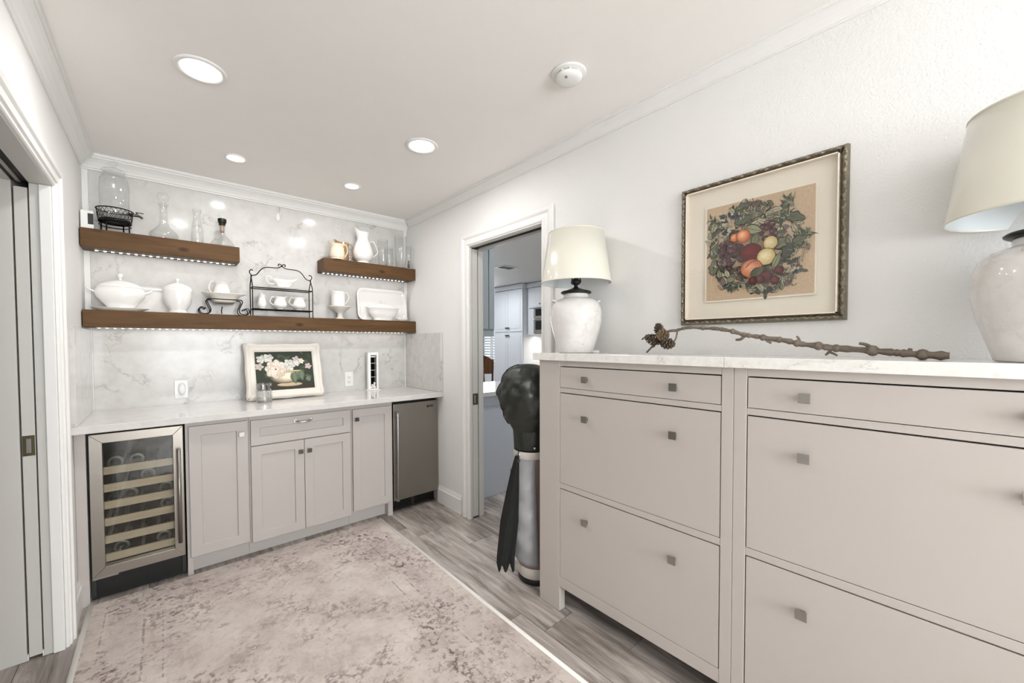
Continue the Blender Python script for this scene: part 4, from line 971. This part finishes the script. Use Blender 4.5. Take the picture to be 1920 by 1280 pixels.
# two-tier iron rack
t = thing('two_tier_rack', 'black iron two-tier rack with scrolled arch top', 'rack', (.69, 3.345, SH+.0005))
W2, ZF = .199, -.048
for s in (-1, 1):
    for y in (ZF, -ZF):
        part('post', MB().tube(cat([(s*W2, y, 0), (s*W2, y, .10), (s*W2, y, .205), (s*W2, y*.75, .235), (s*W2, y*.15, .270), (s*W2, 0, .285)], 5), .0036, 8), M['iron'], t)
    part('end_bar', MB().tube([(s*W2, ZF, .204), (s*W2, -ZF, .204)], .003, 8).tube([(s*W2, ZF, .050), (s*W2, -ZF, .050)], .003, 8), M['iron'], t)
def twist(z, y):
    return MB().tube([(-W2, y, z), (W2, y, z)], .0038, 8)
for y in (ZF, -ZF): part('tier_bar', twist(.204, y), M['iron'], t); part('tier_bar', twist(.050, y), M['iron'], t)
part('glass_tier', MB().box(-W2+.004, W2-.004, ZF+.004, -ZF-.004, .2045, .2085), M['pane'], t); part('glass_tier', MB().box(-W2+.004, W2-.004, ZF+.004, -ZF-.004, .0505, .0545), M['pane'], t)
A = [(W2, 0, .285), (W2-.004, 0, .300), (W2-.014, 0, .302)]
half = cat([(.186, 0, .327), (.197, 0, .332), (.207, 0, .322), (.206, 0, .306), (.196, 0, .294), (.178, 0, .294), (.160, 0, .306), (.140, 0, .335), (.118, 0, .354), (.090, 0, .361), (.050, 0, .362), (.022, 0, .366), (.006, 0, .376), (-.006, 0, .390), (-.018, 0, .394), (-.024, 0, .386), (-.018, 0, .378)], 5)
for s in (-1, 1): part('arch_scroll', MB().tube([(s*p.x, p.y, p.z) for p in half], .0034, 8), M['iron'], t)
part('finial', MB().ball((0, 0, .380), .0065).ball((W2-.002, 0, .288), .006).ball((-W2+.002, 0, .288), .006), M['iron'], t)
t = thing('oval_saucer', 'oval white saucer on the top tier of the black rack', 'saucer', (.70, 3.345, SH+.2093))
part('dish', MB().lathe([(0, 0), (.070, 0), (.085, .005), (.110, .013), (.109, .015), (.083, .008), (0, .005)], 40, 1, .42), CE, t)
def gravy(label, loc, rz):
    t = thing('gravy_boat', label, 'gravy boat', loc, rz); m = MB()
    prof = [(.040, 0), (.042, .004), (.034, .010), (.050, .024), (.068, .044), (.076, .062), (.073, .062), (.064, .044), (.045, .026), (0, .016)]
    def f(u, v):
        r, z = prof[int(round(v*9))]; a = 2*pi*u; k = (z/.062)**2; s = max(0, cos(a))**3
        return (r*cos(a)*(1+.35*k*s), r*sin(a)*.48, z+.020*k*s+.006*k*max(0, -cos(a))**2)
    m.grid(f, 40, 10, cu=True); m.lathe([(0, .0003), (.040, .0003)], 40, 1, .48); part('body', m, CE, t)
    part('handle', MB().tube(cat([(-.070, 0, .060), (-.090, 0, .082), (-.112, 0, .080), (-.114, 0, .060), (-.095, 0, .030), (-.062, 0, .030)], 6), .0042, 8), CE, t)
gravy('white gravy boat on the top tier of the black rack', (.700, 3.345, SH+.2152), 0)
jug('milk_jug', 'slim white jug at the left of the lower rack tier', (.557, 3.345, SH+.0552), -1.9, .105, .022, .029, .022, .025, CE, group='small jugs on the lower rack tier', foot=.95)
jug('milk_jug', 'round-bellied white jug in the middle of the lower rack tier', (.675, 3.345, SH+.0552), 0.0, .100, .028, .046, .034, .038, CE, group='small jugs on the lower rack tier', spout=.5)
jug('milk_jug', 'round-bellied white jug at the right of the lower rack tier', (.805, 3.345, SH+.0552), 0.0, .104, .029, .049, .035, .040, CE, group='small jugs on the lower rack tier', spout=.5)
# pedestal dish with straight jug
t = thing('pedestal_dish', 'small white pedestal dish with scalloped rim under a jug', 'dish', (1.113, 3.35, SH+.0005))
part('dish', MB().lathe([(0, 0), (.040, 0), (.041, .004), (.026, .012), (.021, .020), (.021, .046), (.030, .056), (.058, .076), (.078, .094), (.090, .103), (.089, .106), (.070, .098), (.05, .094), (0, .092)], 44, 1, .85, wob=lambda a, z: 1+(.03*cos(12*a) if z > .09 else 0)), M['ceramic2'], t)
t = jug('straight_jug', 'straight-sided white jug standing on the pedestal dish', (1.100, 3.35, SH+.0985), pi, .128, .050, .053, .052, .056, CE, (.18, .90), .18, 1.0)
platter('deep rectangular white platter leaning at the right end of the long shelf', (1.505, 3.395, SH+.001), .46, .285, 8, .058)
t = thing('covered_dish', 'white covered vegetable dish in front of the leaning platter', 'covered dish', (1.478, 3.340, SH+.0005))
part('bowl', MB().lathe([(0, 0), (.090, 0), (.092, .004), (.082, .012), (.110, .034), (.132, .068), (.143, .102), (.156, .108), (.155, .112), (.138, .109), (.12, .06), (0, .02)], 48, 1, .37), CE, t)
lid = part('lid', MB().lathe([(.140, .1125), (.135, .118), (.105, .132), (.060, .143), (.020, .148), (0, .149)], 48, 1, .37), CE, t)
part('lid_knob', MB().lathe([(.010, .148), (.007, .155), (.016, .163), (.017, .168), (.008, .174), (0, .175)], 20), CE, lid)
t = solo('small_dish', 'tiny white oval dish at the foot of the covered dish', 'dish', MB().lathe([(0, 0), (.034, 0), (.045, .008), (.062, .026), (.060, .028), (.042, .012), (0, .006)], 36, 1, .42), M['ceramic2'], (1.640, 3.305, SH+.0005))
# --- upper right shelf
U = 2.0165
jug('cream_jug', 'cream glazed jug at the front left of the right shelf', (1.084, 3.308, U), pi, .128, .050, .056, .046, .052, M['cream'], (.15, .95), .45, .98, rh=.005)
jug('lustre_jug', 'taller brown lustre jug behind the cream jug', (1.156, 3.396, U), pi, .168, .043, .048, .046, .050, M['copper'], (.25, .90), .4, .98)
jug('water_pitcher', 'tall white water pitcher with curved handle', (1.306, 3.338, U), pi, .270, .056, .083, .047, .054, CE, (.22, .68), .35, .92, rh=.006)
def tumbler(label, loc, h, r0, r1, handle=0, name='glass_tumbler', rz=0):
    t = thing(name, label, 'glass', loc, rz, 'clear glasses on the right shelf')
    part('bowl', MB().lathe([(0, 0), (r0*.92, 0), (r0, .004), (lerp(r0, r1, .5), h*.5), (r1, h), (r1-.0022, h), (lerp(r0, r1, .5)-.0025, h*.5), (r0-.003, .012), (0, .010)], 36), M['glass'], t)
    if handle: part('handle', MB().tube(cat([(r1-.002, 0, h*.85), (r1+.022, 0, h*.88), (r1+.034, 0, h*.68), (r1+.026, 0, h*.38), (lerp(r0, r1, .2)-.001, 0, h*.22)], 6), .004, 8), M['glass'], t)
    return t
tumbler('straight clear tumbler beside the white pitcher', (1.486, 3.35, U), .235, .038, .044)
tumbler('clear glass mug with looped handle between two tall glasses', (1.566, 3.398, U), .185, .034, .035, 1, 'glass_mug', -1.9)
tumbler('tallest clear glass at the right end of the right shelf', (1.650, 3.338, U), .295, .045, .054)
t = tumbler('clear glass mug with dark stem touching the right wall', (1.715, 3.31, U), .205, .020, .024, 1, 'glass_mug', -1.0)
part('dark_stem', MB().lathe([(0, .012), (.007, .012), (.011, .03), (.006, .05), (.008, .075), (0, .078)], 16), M['black'], t)
# --- upper left shelf
V = 2.0085
t = thing('beverage_dispenser', 'tall clear glass beverage dispenser with spigot in the wire basket', 'drink dispenser', (-.204, 3.355, V+.0772))
part('glass_jar', MB().lathe([(0, 0), (.052, 0), (.058, .006), (.066, .06), (.068, .20), (.064, .245), (.052, .268), (.045, .276), (.048, .288), (.046, .288), (.043, .276), (.05, .265), (.0615, .243), (.0655, .20), (.0635, .06), (.056, .012), (0, .010)], 44), M['glass'], t)
lid = part('glass_lid', MB().lathe([(0, .289), (.052, .289), (.055, .294), (.048, .302), (.026, .312), (.012, .318), (0, .319)], 36), M['glass'], t)
part('lid_knob', MB().lathe([(.008, .319), (.007, .328), (.016, .336), (.017, .346), (.008, .354), (0, .355)], 20), M['glass'], lid)
sp = MB().tube([(.058, -.004, .052), (.105, -.008, .050)], .009, 10).tube(cat([(.095, -.007, .050), (.112, -.009, .046), (.124, -.010, .036)], 4), .0065, 8).tube([(.098, -.007, .054), (.098, -.007, .066)], .004, 8).box(.092, .130, -.011, -.003, .066, .071)
part('spigot', sp, M['darkmetal'], t)
t = thing('wire_basket_stand', 'black wire basket stand holding the glass dispenser', 'basket stand', (-.204, 3.355, V))
cirk = lambda r, z, n=40: [(r*cos(2*pi*k/n), r*sin(2*pi*k/n), z) for k in range(n)]
part('rim_ring', MB().tube(cirk(.082, .140), .0034, 8, True), M['iron'], t)
part('base_band', MB().lathe([(.071, .064), (.075, .064), (.075, .080), (.071, .080)], 40), M['iron'], t)
part('base_plate', MB().lathe([(0, .073), (.071, .073), (.071, .0765), (0, .0765)], 40), M['iron'], t)
ms = MB()
for k in range(24):
    a = 2*pi*k/24; b_ = a+2*pi/24*2
    for s in (1, -1):
        q = []
        for i in range(5): v = i/4; an = a+s*2*pi/24*1.6*v; r = lerp(.075, .081, v); q.append((r*cos(an), r*sin(an), lerp(.080, .139, v)))
        ms.tube(q, .0011, 4)
part('wire_mesh', ms, M['iron'], t, kind='stuff'); part('middle_ring', MB().tube(cirk(.079, .112), .0016, 6, True), M['iron'], t)
for k in range(4):
    a = pi/4+k*pi/2+.3; part('leg', MB().tube([(.071*cos(a), .071*sin(a), .066), (.072*cos(a), .072*sin(a), .0003)], .0036, 8), M['iron'], t)
part('lower_ring', MB().tube(cirk(.070, .048), .0026, 8, True), M['iron'], t)
t = thing('white_device', 'small white box with a black square face beside the wire basket', 'speaker', (-.318, 3.320, V))
part('case', MB().box(-.026, .028, -.022, .022, 0, .105), M['plastic'], t, .004); part('black_face', MB().box(.004, .0275, -.0232, -.0222, .026, .088), M['black'], t, .0006)
t = thing('wide_decanter', 'wide-bottomed clear glass decanter with ball stopper', 'decanter', (.020, 3.350, V))
part('bottle', MB().lathe([(0, 0), (.048, 0), (.066, .008), (.074, .024), (.070, .040), (.050, .062), (.030, .082), (.022, .105), (.019, .15), (.019, .205), (.026, .228), (.024, .228), (.0165, .205), (.0165, .15), (.019, .107), (.028, .084), (.047, .064), (.067, .040), (.071, .024), (.062, .011), (0, .006)], 44), M['glass'], t)
part('stopper', MB().lathe([(0, .205), (.014, .205), (.015, .230), (.012, .236), (.026, .252), (.032, .272), (.026, .292), (0, .302)], 28), M['glass'], t)
solo('slim_carafe', 'slim clear glass carafe between the two decanters', 'carafe', MB().lathe([(0, 0), (.032, 0), (.034, .005), (.034, .05), (.028, .11), (.021, .16), (.019, .19), (.026, .228), (.024, .228), (.017, .19), (.019, .16), (.026, .11), (.032, .05), (.031, .008), (0, .008)], 36), M['glass'], (.190, 3.345, V))
t = thing('squat_decanter', 'squat clear decanter with a dark stopper at the shelf end', 'decanter', (.326, 3.335, V))
part('bottle', MB().lathe([(0, 0), (.064, 0), (.070, .008), (.066, .024), (.044, .052), (.022, .076), (.0165, .092), (.0165, .140), (.018, .146), (.0145, .146), (.0145, .092), (.020, .074), (.042, .049), (.063, .024), (.066, .010), (0, .007)], 40), M['glass'], t)
part('stopper_stem', MB().lathe([(0, .098), (.012, .098), (.0138, .146), (0, .146)], 20), M['cork'], t)
part('stopper_cap', MB().lathe([(0, .1465), (.019, .1465), (.020, .150), (.019, .158), (.024, .163), (.026, .186), (.024, .190), (0, .190)], 28), M['bronze'], t)
# --- counter
t = thing('crystal_mug', 'cut crystal mug in front of the rose painting', 'mug', (.528, 3.165, CT+.0005), -2.3)
part('body', MB().lathe([(0, 0), (.046, 0), (.048, .004), (.046, .012), (.046, .118), (.049, .132), (.0465, .132), (.043, .118), (.043, .016), (0, .012)], 24, smooth=False, wob=lambda a, z: 1+(.05*cos(12*a) if .015 < z < .085 else 0)), M['crystal'], t)
part('handle', MB().tube(cat([(.045, 0, .115), (.068, 0, .118), (.080, 0, .095), (.074, 0, .055), (.047, 0, .035)], 6), .0055, 8), M['crystal'], t)
cut = MB()
for k in range(12):
    a = 2*pi*k/12
    for q in range(4):
        z = .022+q*.018; p = Vector((.0472*cos(a+.13*(q % 2)*2), .0472*sin(a+.13*(q % 2)*2), z)); cut.ball(p, .0058, .0058, .008, 6, 4)
part('cut_facets', cut, M['crystal'], t, kind='stuff')
def outlet(label, x, z, night):
    t = thing('wall_outlet', label, 'outlet', (x, YB-.0022, z))
    part('cover_plate', MB().box(-.035, .035, -.006, -.0003, -.061, .061), M['plastic'], t, .002)
    if not night:
        for s in (-1, 1):
            so = part('socket', MB().at((0, -.006, s*.0195), 0, pi/2).lathe([(0, .0022), (.0155, .0022), (.0165, 0), (0, 0)], 24), M['white'], t)
            part('slots', MB().box(-.0075, -.0055, -.0087, -.0082, s*.0195-.002, s*.0195+.007).box(.0055, .0075, -.0087, -.0082, s*.0195-.002, s*.0195+.007).box(-.002, .002, -.0087, -.0082, s*.0195-.010, s*.0195-.006), M['dark'], t)
    return t
outlet('plain white double outlet right of the rose painting', 1.210, 1.038, False)
outlet('white wall plate behind the plug-in night light', .090, 1.038, True)
t = thing('night_light', 'oval white plug-in night light on the left wall plate', 'night light', (.093, YB-.0085, 1.040))
part('shell', MB().at((0, 0, 0), 0, pi/2).lathe([(0, .030), (.012, .029), (.019, .024), (.0225, .012), (.0225, 0), (0, 0)], 36, 1, 1.85), M['plastic'], t)
for s in (-1, 1): part('glow_strip', MB().box(s*.0255-.0012, s*.0255+.0012, -.010, -.001, -.026, .016), M['nightglow'], t, .0004)
solo('oval_wall_cap', 'small oval white cap on the upper marble wall', 'wall cap', MB().at((0, 0, 0), 0, pi/2).lathe([(0, .006), (.010, .005), (.014, .002), (.014, 0), (0, 0)], 28, 1, 2.3), M['plastic'], (.690, YB-.0023, 2.312))
t = thing('frame_vase', 'narrow white tower frame with a dark window and white balls', 'ornament', (1.385, 3.360, CT+.0005), -.12)
part('base', MB().box(-.058, .058, -.034, .034, 0, .007), M['white'], t, .002)
part('frame', MB().box(-.044, -.022, -.025, .025, .0075, .330).box(.030, .044, -.025, .025, .0075, .330).box(-.0215, .0295, -.025, .025, .305, .330).box(-.0215, .0295, -.025, .025, .0075, .016), M['white'], t, .0015)
part('dark_window', MB().box(-.0215, .0295, .006, .010, .0165, .3045), M['blackgloss'], t)
part('window_bars', MB().box(-.0215, .0295, .002, .0055, .285, .298).box(-.0215, .0295, .002, .0055, .232, .236).box(-.0215, .0295, .002, .0055, .172, .176).box(-.0215, .0295, .002, .0055, .112, .116).box(.020, .0215, .002, .0055, .02, .30), M['steel'], t)
for (a, b, c) in ((-.012, -.006, .0265), (.006, -.010, .0265), (.019, -.004, .0262), (.012, -.008, .044), (-.004, -.004, .0435), (.014, -.006, .060)): part('white_ball', MB().ball((a, b, c), .0098, nu=14, nv=9), CE, t)
# ------------------------------------------------------------------ golf bag beside the doorway
t = thing('golf_bag', 'grey and mauve golf bag with black rain hood beside the doorway', 'golf bag', (1.610, 1.590, 0), radians(-135.5))
# local frame: -y axis faces the room/camera, +x to the viewer's left is -x
def fold(a, z, k=1): return 1+k*(.035*sin(5*a+z*9)+.02*sin(9*a-z*23+1))
t.rotation_euler = (0, 0, radians(-44.5))
LEAN = lambda z: -.040*z       # leans a little to the viewer's left
def tubular(prof, seg=40, wob=None, dy=0):
    m = MB()
    def f(u, v):
        i = int(round(v*(len(prof)-1))); rx, ry, z = prof[i]; a = 2*pi*u; q = wob(a, z) if wob else 1
        return (LEAN(z)+rx*cos(a)*q, dy+ry*sin(a)*q, z)
    return m.grid(f, seg, len(prof), cu=True)
def cap(m, rx, ry, z): m.add([(LEAN(z)+rx*cos(2*pi*k/40), ry*sin(2*pi*k/40), z) for k in range(40)], [tuple(range(40))]); return m
part('rubber_base', cap(tubular([(.098, .098, .0008), (.102, .102, .006), (.102, .102, .030), (.099, .099, .034)]), .098, .098, .0008), M['black'], t)
part('base_band', tubular([(.0995, .0995, .0342), (.103, .103, .040), (.102, .102, .085), (.098, .098, .092)]), M['band'], t)
part('bag_body', tubular([(.097, .097, .0922), (.100, .100, .12), (.102, .102, .3), (.100, .100, .5), (.096, .096, .68), (.094, .094, .72)], wob=lambda a, z: fold(a, z, .4)), M['mauve'], t)
part('collar_band', tubular([(.0965, .0965, .70), (.099, .099, .705), (.099, .099, .735), (.0965, .0965, .74)]), M['band'], t)
m = MB()
def pock(u, v):
    a = lerp(pi*.92, pi*1.58, u); z = lerp(.105, .700, v); e = math.sin(pi*u)**.45*math.sin(pi*min(1, v*1.02+.0))**.35; low = 1+.25*math.exp(-((v-.30)/.25)**2)
    r = .097+.040*e*low*(1+.10*sin(z*40+u*7)+.06*sin(z*75-u*11)); return (LEAN(z)+r*cos(a), r*sin(a), z)
part('side_pocket', m.grid(pock, 26, 44), M['greybag'], t)
zp = cat([pock(.30, v/9) for v in range(1, 9)], 3); zp = [(p[0]*1.012+.0, p[1]*1.012-.001, p[2]) for p in zp]
part('zip', MB().tube(zp, .0022, 5), M['darkmetal'], t)
part('zip_pull', MB().at(pock(.30, .72)).box(-.006, .006, -.014, -.006, -.030, .004), M['band'], t, .001)
# hood
def hoodw(a, z):
    q = Vector((cos(a)*.16, sin(a)*.16, z*.9)); return 1+.12*noise.noise(q*7+Vector((3, 1, 4)))+.14*abs(noise.noise(q*13))-.12*abs(noise.noise(q*19+Vector((9, 2, 5))))
m = tubular([(.093, .093, .745), (.097, .095, .75), (.099, .097, .80), (.100, .098, .855)], wob=lambda a, z: fold(a, z, .5)); part('hood_skirt', m, M['nylon'], t)
pr = [(.098, .098, .850), (.112, .108, .875), (.140, .125, .920), (.160, .140, .985), (.166, .145, 1.05), (.158, .140, 1.11), (.138, .125, 1.16), (.100, .095, 1.20), (.055, .052, 1.218), (.004, .004, 1.223)]
pp = [tuple(p) for p in cat(pr, 5)]
part('hood_dome', tubular(pp, 64, lambda a, z: lerp(1, hoodw(a, z), min(1, max(0, (z-.86)/.06)))), M['nylon'], t)
sm = [(LEAN(z)+rx*1.012*cos(pi*1.02)*hoodw(pi*1.02, z), ry*1.012*sin(pi*1.02)-.012, z) for rx, ry, z in pp[6:-4]]
part('hood_seam', MB().tube(sm, .0035, 6), M['black'], t)
part('snap_button', MB().at((LEAN(.765)+.022, -.0985, .765), 0, pi/2).lathe([(0, .004), (.006, .003), (.007, 0)], 16), M['chrome'], t)
part('loop_ring', MB().tube([(-.072+.010*cos(q*.63)+LEAN(.70), -.098, .722+.016*sin(q*.63)) for q in range(10)], .0022, 6, True), M['chrome'], t)
# towel hanging from the ring
tw = thing('golf_towel', 'black towel hanging from the golf bag', 'towel', (1.610, 1.590, 0), radians(-44.5))
m = MB()
def towel(u, v, side):
    z = lerp(.728, .150, v); half = lerp(.010, .050, min(1, v*1.6)**.8); cx = lerp(-.104, -.170, v**.9); x = cx+(u-.5)*2*half
    th = .011*(.4+v)*sin(u*pi*3+v*2.2); zz = z-(.055*abs(sin(u*pi*2.5+.4)) if v > .985 else 0)
    return (x, -.112-.040*(1-abs(2*u-1))*min(1, v*2)+th+(.0035 if side else -.0035), zz)
for s in (0, 1): m.grid(lambda u, v: towel(u, v, s), 22, 40)
n0 = 22*40
edge = [i*40 for i in range(22)]+[21*40+j for j in range(1, 40)]+[i*40+39 for i in range(20, -1, -1)]+[j for j in range(38, 0, -1)]
ne = len(edge); m.f += [[edge[k], edge[(k+1) % ne], n0+edge[(k+1) % ne], n0+edge[k]] for k in range(ne)]; m.s += [True]*ne; m.c += [None]*ne
part('cloth', m, M['towel'], tw)
part('hang_clip', MB().tube([(-.100, -.110, .715), (-.097, -.110, .752)], .004, 6).tube(cat([(-.104, -.112, .70), (-.092, -.114, .692), (-.088, -.112, .706)], 4), .003, 6), M['darkmetal'], tw)
# ------------------------------------------------------------------ kitchen beyond the right doorway
for i, (x, y) in enumerate(((2.9, 2.0), (4.6, 2.6), (2.9, 4.6), (4.45, 5.7), (3.6, 7.2))):
    t = thing('recessed_downlight', 'kitchen downlight, number %d from the doorway' % (i+1) if 0 else ['kitchen downlight just beyond the doorway', 'kitchen downlight near the oven wall', 'kitchen downlight over the peninsula', 'kitchen downlight in front of the pantry', 'kitchen downlight over the dining chairs'][i], 'ceiling light', (x, y, H), group='recessed kitchen downlights')
    part('trim_ring', MB().lathe([(.066, -.0005), (.066, -.004), (.080, -.007), (.09, -.002), (.09, -.0005)], 36), M['trim'], t)
    part('lens', MB().lathe([(0, -.003), (.0655, -.003), (.0655, -.0005), (0, -.0005)], 32), M['lens'], t)
    area('downlight_lamp', (0, 0, -.010), (0, 0, 0), .12, .12, 14, (.92, .96, 1), 'DISK', 175, t)
t = thing('ceiling_vent', 'small louvred ceiling vent in the kitchen', 'vent', (3.94, 4.51, H))
part('vent_frame', MB().box(-.15, .15, -.10, -.075, -.010, -.0005).box(-.15, .15, .075, .10, -.010, -.0005).box(-.15, -.125, -.075, .075, -.010, -.0005).box(.125, .15, -.075, .075, -.010, -.0005).box(-.006, .006, -.075, .075, -.008, -.0005), M['trim'], t, .002)
part('vent_dark', MB().box(-.124, .124, -.074, .074, -.0025, -.0005), M['dark'], t)
for k in range(6): part('louvre', MB().at((0, -.062+k*.025, -.006), 0, radians(35)).box(-.122, .122, -.009, .009, -.0007, .0007), M['trim'], t)
# peninsula
t = thing('kitchen_peninsula', 'pale blue-white kitchen peninsula with white top seen through the doorway', 'kitchen island', (2.6, 3.0, 0))
part('carcass', MB().box(XR+.125, 3.35, 2.690, 3.32, .0005, .885), M['kpanel'], t, .002, True)
part('top_rail', MB().box(XR+.125, 3.35, 2.678, 2.6895, .80, .885), M['kpanel'], t, .0015, True)
part('worktop', MB().box(XR+.125, 3.40, 2.640, 3.36, .886, .924), M['quartz'], t, .003, True)
# hanging wall cabinet above it
t = thing('hanging_cabinet', 'blue-grey hanging cabinet above the kitchen peninsula', 'cabinet', (2.2, 2.9, 1.40))
part('carcass', MB().box(XR+.122, 2.262, 2.760, 3.10, 1.402, H-.001), M['kgrey'], t, .001, True)
for (a, b) in ((XR+.135, 2.191), (2.199, 2.258)): part('end_panel', MB().box(a, b, 2.748, 2.7595, 1.465, 2.42), M['kgrey'], t, .002, True)
# pantry
PX = 5.20
t = thing('pantry_cabinet', 'tall white pantry with four doors in the kitchen', 'cabinet', (5.5, 5.9, 0))
part('carcass', MB().box(PX+.02, 5.84, 5.485, 6.335, .0005, 2.385), M['kcab'], t, .002, True)
for (a, b) in ((5.490, 5.908), (5.913, 6.330)):
    for (c, e, hz) in ((1.568, 2.372, 1.640), (.11, 1.548, 1.492)):
        d = part('door', MB().box(PX, PX+.0195, a, b, c, e), M['kcab'], t, .003, True)
        part('door_panel', MB().box(PX+.0006 if 0 else PX-.004, PX-.0003, a+.06, b-.06, c+.06, e-.06), M['kcab'], d, .002)
        d.children[0].data.transform(Matrix.Translation(-t.location))
        hy = 5.885 if a < 5.6 else 5.936
        k = part('handle', MB().box(PX-.028, PX-.016, hy-.035 if a < 5.6 else hy-.02, hy+.02 if a < 5.6 else hy+.035, hz-.012, hz+.012).box(PX-.016, PX-.0003, hy-.008, hy+.008, hz-.006, hz+.006), M['darkmetal'], d, .002)
        k.data.transform(Matrix.Translation(-t.location))
part('crown', MB().box(PX-.03, 5.84, 5.455, 6.36, 2.386, 2.47), M['kcab'], t, .01, True)
# oven wall unit
t = thing('oven_cabinet', 'white wall cabinet with built-in double oven beside the pantry', 'cabinet', (5.6, 5.1, 1.5))
part('carcass', MB().box(5.32, 5.84, 4.50, 5.480, 1.502, 2.385), M['kcab'], t, .002, True)
part('upper_door', MB().box(5.300, 5.3195, 4.52, 5.415, 2.035, 2.375), M['kcab'], t, .003, True)
part('upper_ledge', MB().box(5.285, 5.3195, 4.50, 5.43, 2.006, 2.032), M['kcab'], t, .002, True)
part('knob', MB().at((5.29, 5.13, 2.07)).ball((0, 0, 0), .014), M['nickel'], t, 0, True)
for (z0, z1, w0, w1) in ((1.800, 1.990, 1.845, 1.975), (1.520, 1.785, 1.590, 1.750)):
    o = part('oven_front', MB().box(5.292, 5.3195, 4.62, 5.285, z0, z1), M['steel2'], t, .003, True)
    g = part('oven_window', MB().box(5.288, 5.2915, 4.66, 5.235, w0, w1), M['blackgloss'], o, .001); g.data.transform(Matrix.Translation(-t.location))
    g = part('oven_handle', MB().tube([(5.268, 4.66, z1-.012 if z0 > 1.7 else z1-.016), (5.268, 5.25, z1-.012 if z0 > 1.7 else z1-.016)], .009, 8), M['chrome'], o); g.data.transform(Matrix.Translation(-t.location))
part('crown', MB().box(5.27, 5.84, 4.50, 5.45, 2.386, 2.47), M['kcab'], t, .01, True)
area('under_cabinet_lamp', (-.05, -.1, -.01), (0, 0, 0), .06, .8, 5, (1, .95, .87), 'RECTANGLE', 170, t)
solo('tile_backsplash', 'cream backsplash glowing under the oven cabinet', 'backsplash', MB().box(5.835, 5.849, 4.3, 5.47, .93, 1.50), M['ksplash'])
t = thing('kitchen_counter', 'white base counter below the oven cabinet', 'cabinet', (5.6, 4.9, 0))
part('carcass', MB().box(5.24, 5.83, 4.3, 5.478, .0005, .888), M['kcab'], t, .002, True); part('worktop', MB().box(5.20, 5.834, 4.3, 5.480, .889, .926), M['quartz'], t, .003, True)
# shuttered window
t = thing('window_2', 'kitchen window with white plantation shutters', 'window', (5.85, 7.22, 1.4), kind='structure')
part('window_frame', MB().box(5.81, 5.96, 6.74, 6.80, .80, 2.11).box(5.81, 5.96, 7.65, 7.71, .80, 2.11).box(5.81, 5.96, 6.80, 7.65, .80, .86).box(5.81, 5.96, 6.80, 7.65, 2.05, 2.11), M['trim'], t, .003, True)
part('shutter_stile', MB().box(5.845, 5.875, 6.8005, 6.835, .8605, 2.0495).box(5.845, 5.875, 7.20, 7.27, .8605, 2.0495).box(5.845, 5.875, 7.615, 7.6495, .8605, 2.0495), M['trim'], t, .002, True)
part('pane', MB().box(5.93, 5.935, 6.8005, 7.6495, .8605, 2.0495), M['pane'], t, 0, True)
for k in range(19):
    z = .895+k*.062
    for (a, b) in ((6.836, 7.199), (7.271, 7.614)): part('louvre', MB().at((5.86, 0, z), 0, 0, radians(28)).box(-.030, .030, a, b, -.004, .004), M['trim'], t, 0, True)
# dining chairs
def chair(label, loc, rz):
    t = thing('dining_chair', label, 'chair', loc, rz, 'wooden chairs beyond the peninsula')
    part('seat', MB().box(-.22, .22, -.21, .21, .43, .465), M['chairwood'], t, .01); part('seat_cushion', MB().box(-.20, .20, -.19, .17, .4655, .505), M['cushion'], t, .015)
    for sx in (-1, 1):
        part('leg', MB().box(sx*.19-.018, sx*.19+.018, -.20, -.164, .0005, .429), M['chairwood'], t, .004); part('leg', MB().box(sx*.19-.018, sx*.19+.018, .17, .206, .0005, .429), M['chairwood'], t, .004)
        part('back_post', MB().tube([(sx*.195, .19, .466), (sx*.200, .215, .80), (sx*.205, .235, 1.06)], .018, 10), M['chairwood'], t)
    m = MB(); arch = [(-.205, .80)]+[(lerp(-.205, .205, k/16), 1.03+.10*math.sin(pi*k/16)**.8) for k in range(17)]+[(.205, .80)]
    m.prism(arch, 'y', .222, .248); part('arched_back', m, M['chairwood'], t, .004); part('back_pad', MB().box(-.17, .17, .20, .2215, .84, .96), M['cushion'], t, .01)
    part('stretcher', MB().tube([(-.19, 0, .18), (.19, 0, .18)], .012, 8), M['chairwood'], t)
    part('side_rail', MB().tube([(-.19, -.18, .18), (-.19, .19, .18)], .011, 8).tube([(.19, -.18, .18), (.19, .19, .18)], .011, 8), M['chairwood'], t)
    return t
chair('wooden dining chair with arched back glimpsed under the hanging cabinet', (4.40, 5.78, 0), radians(150))
chair('wooden dining chair nearer the pantry, half hidden by the hanging cabinet', (4.06, 4.93, 0), radians(60))
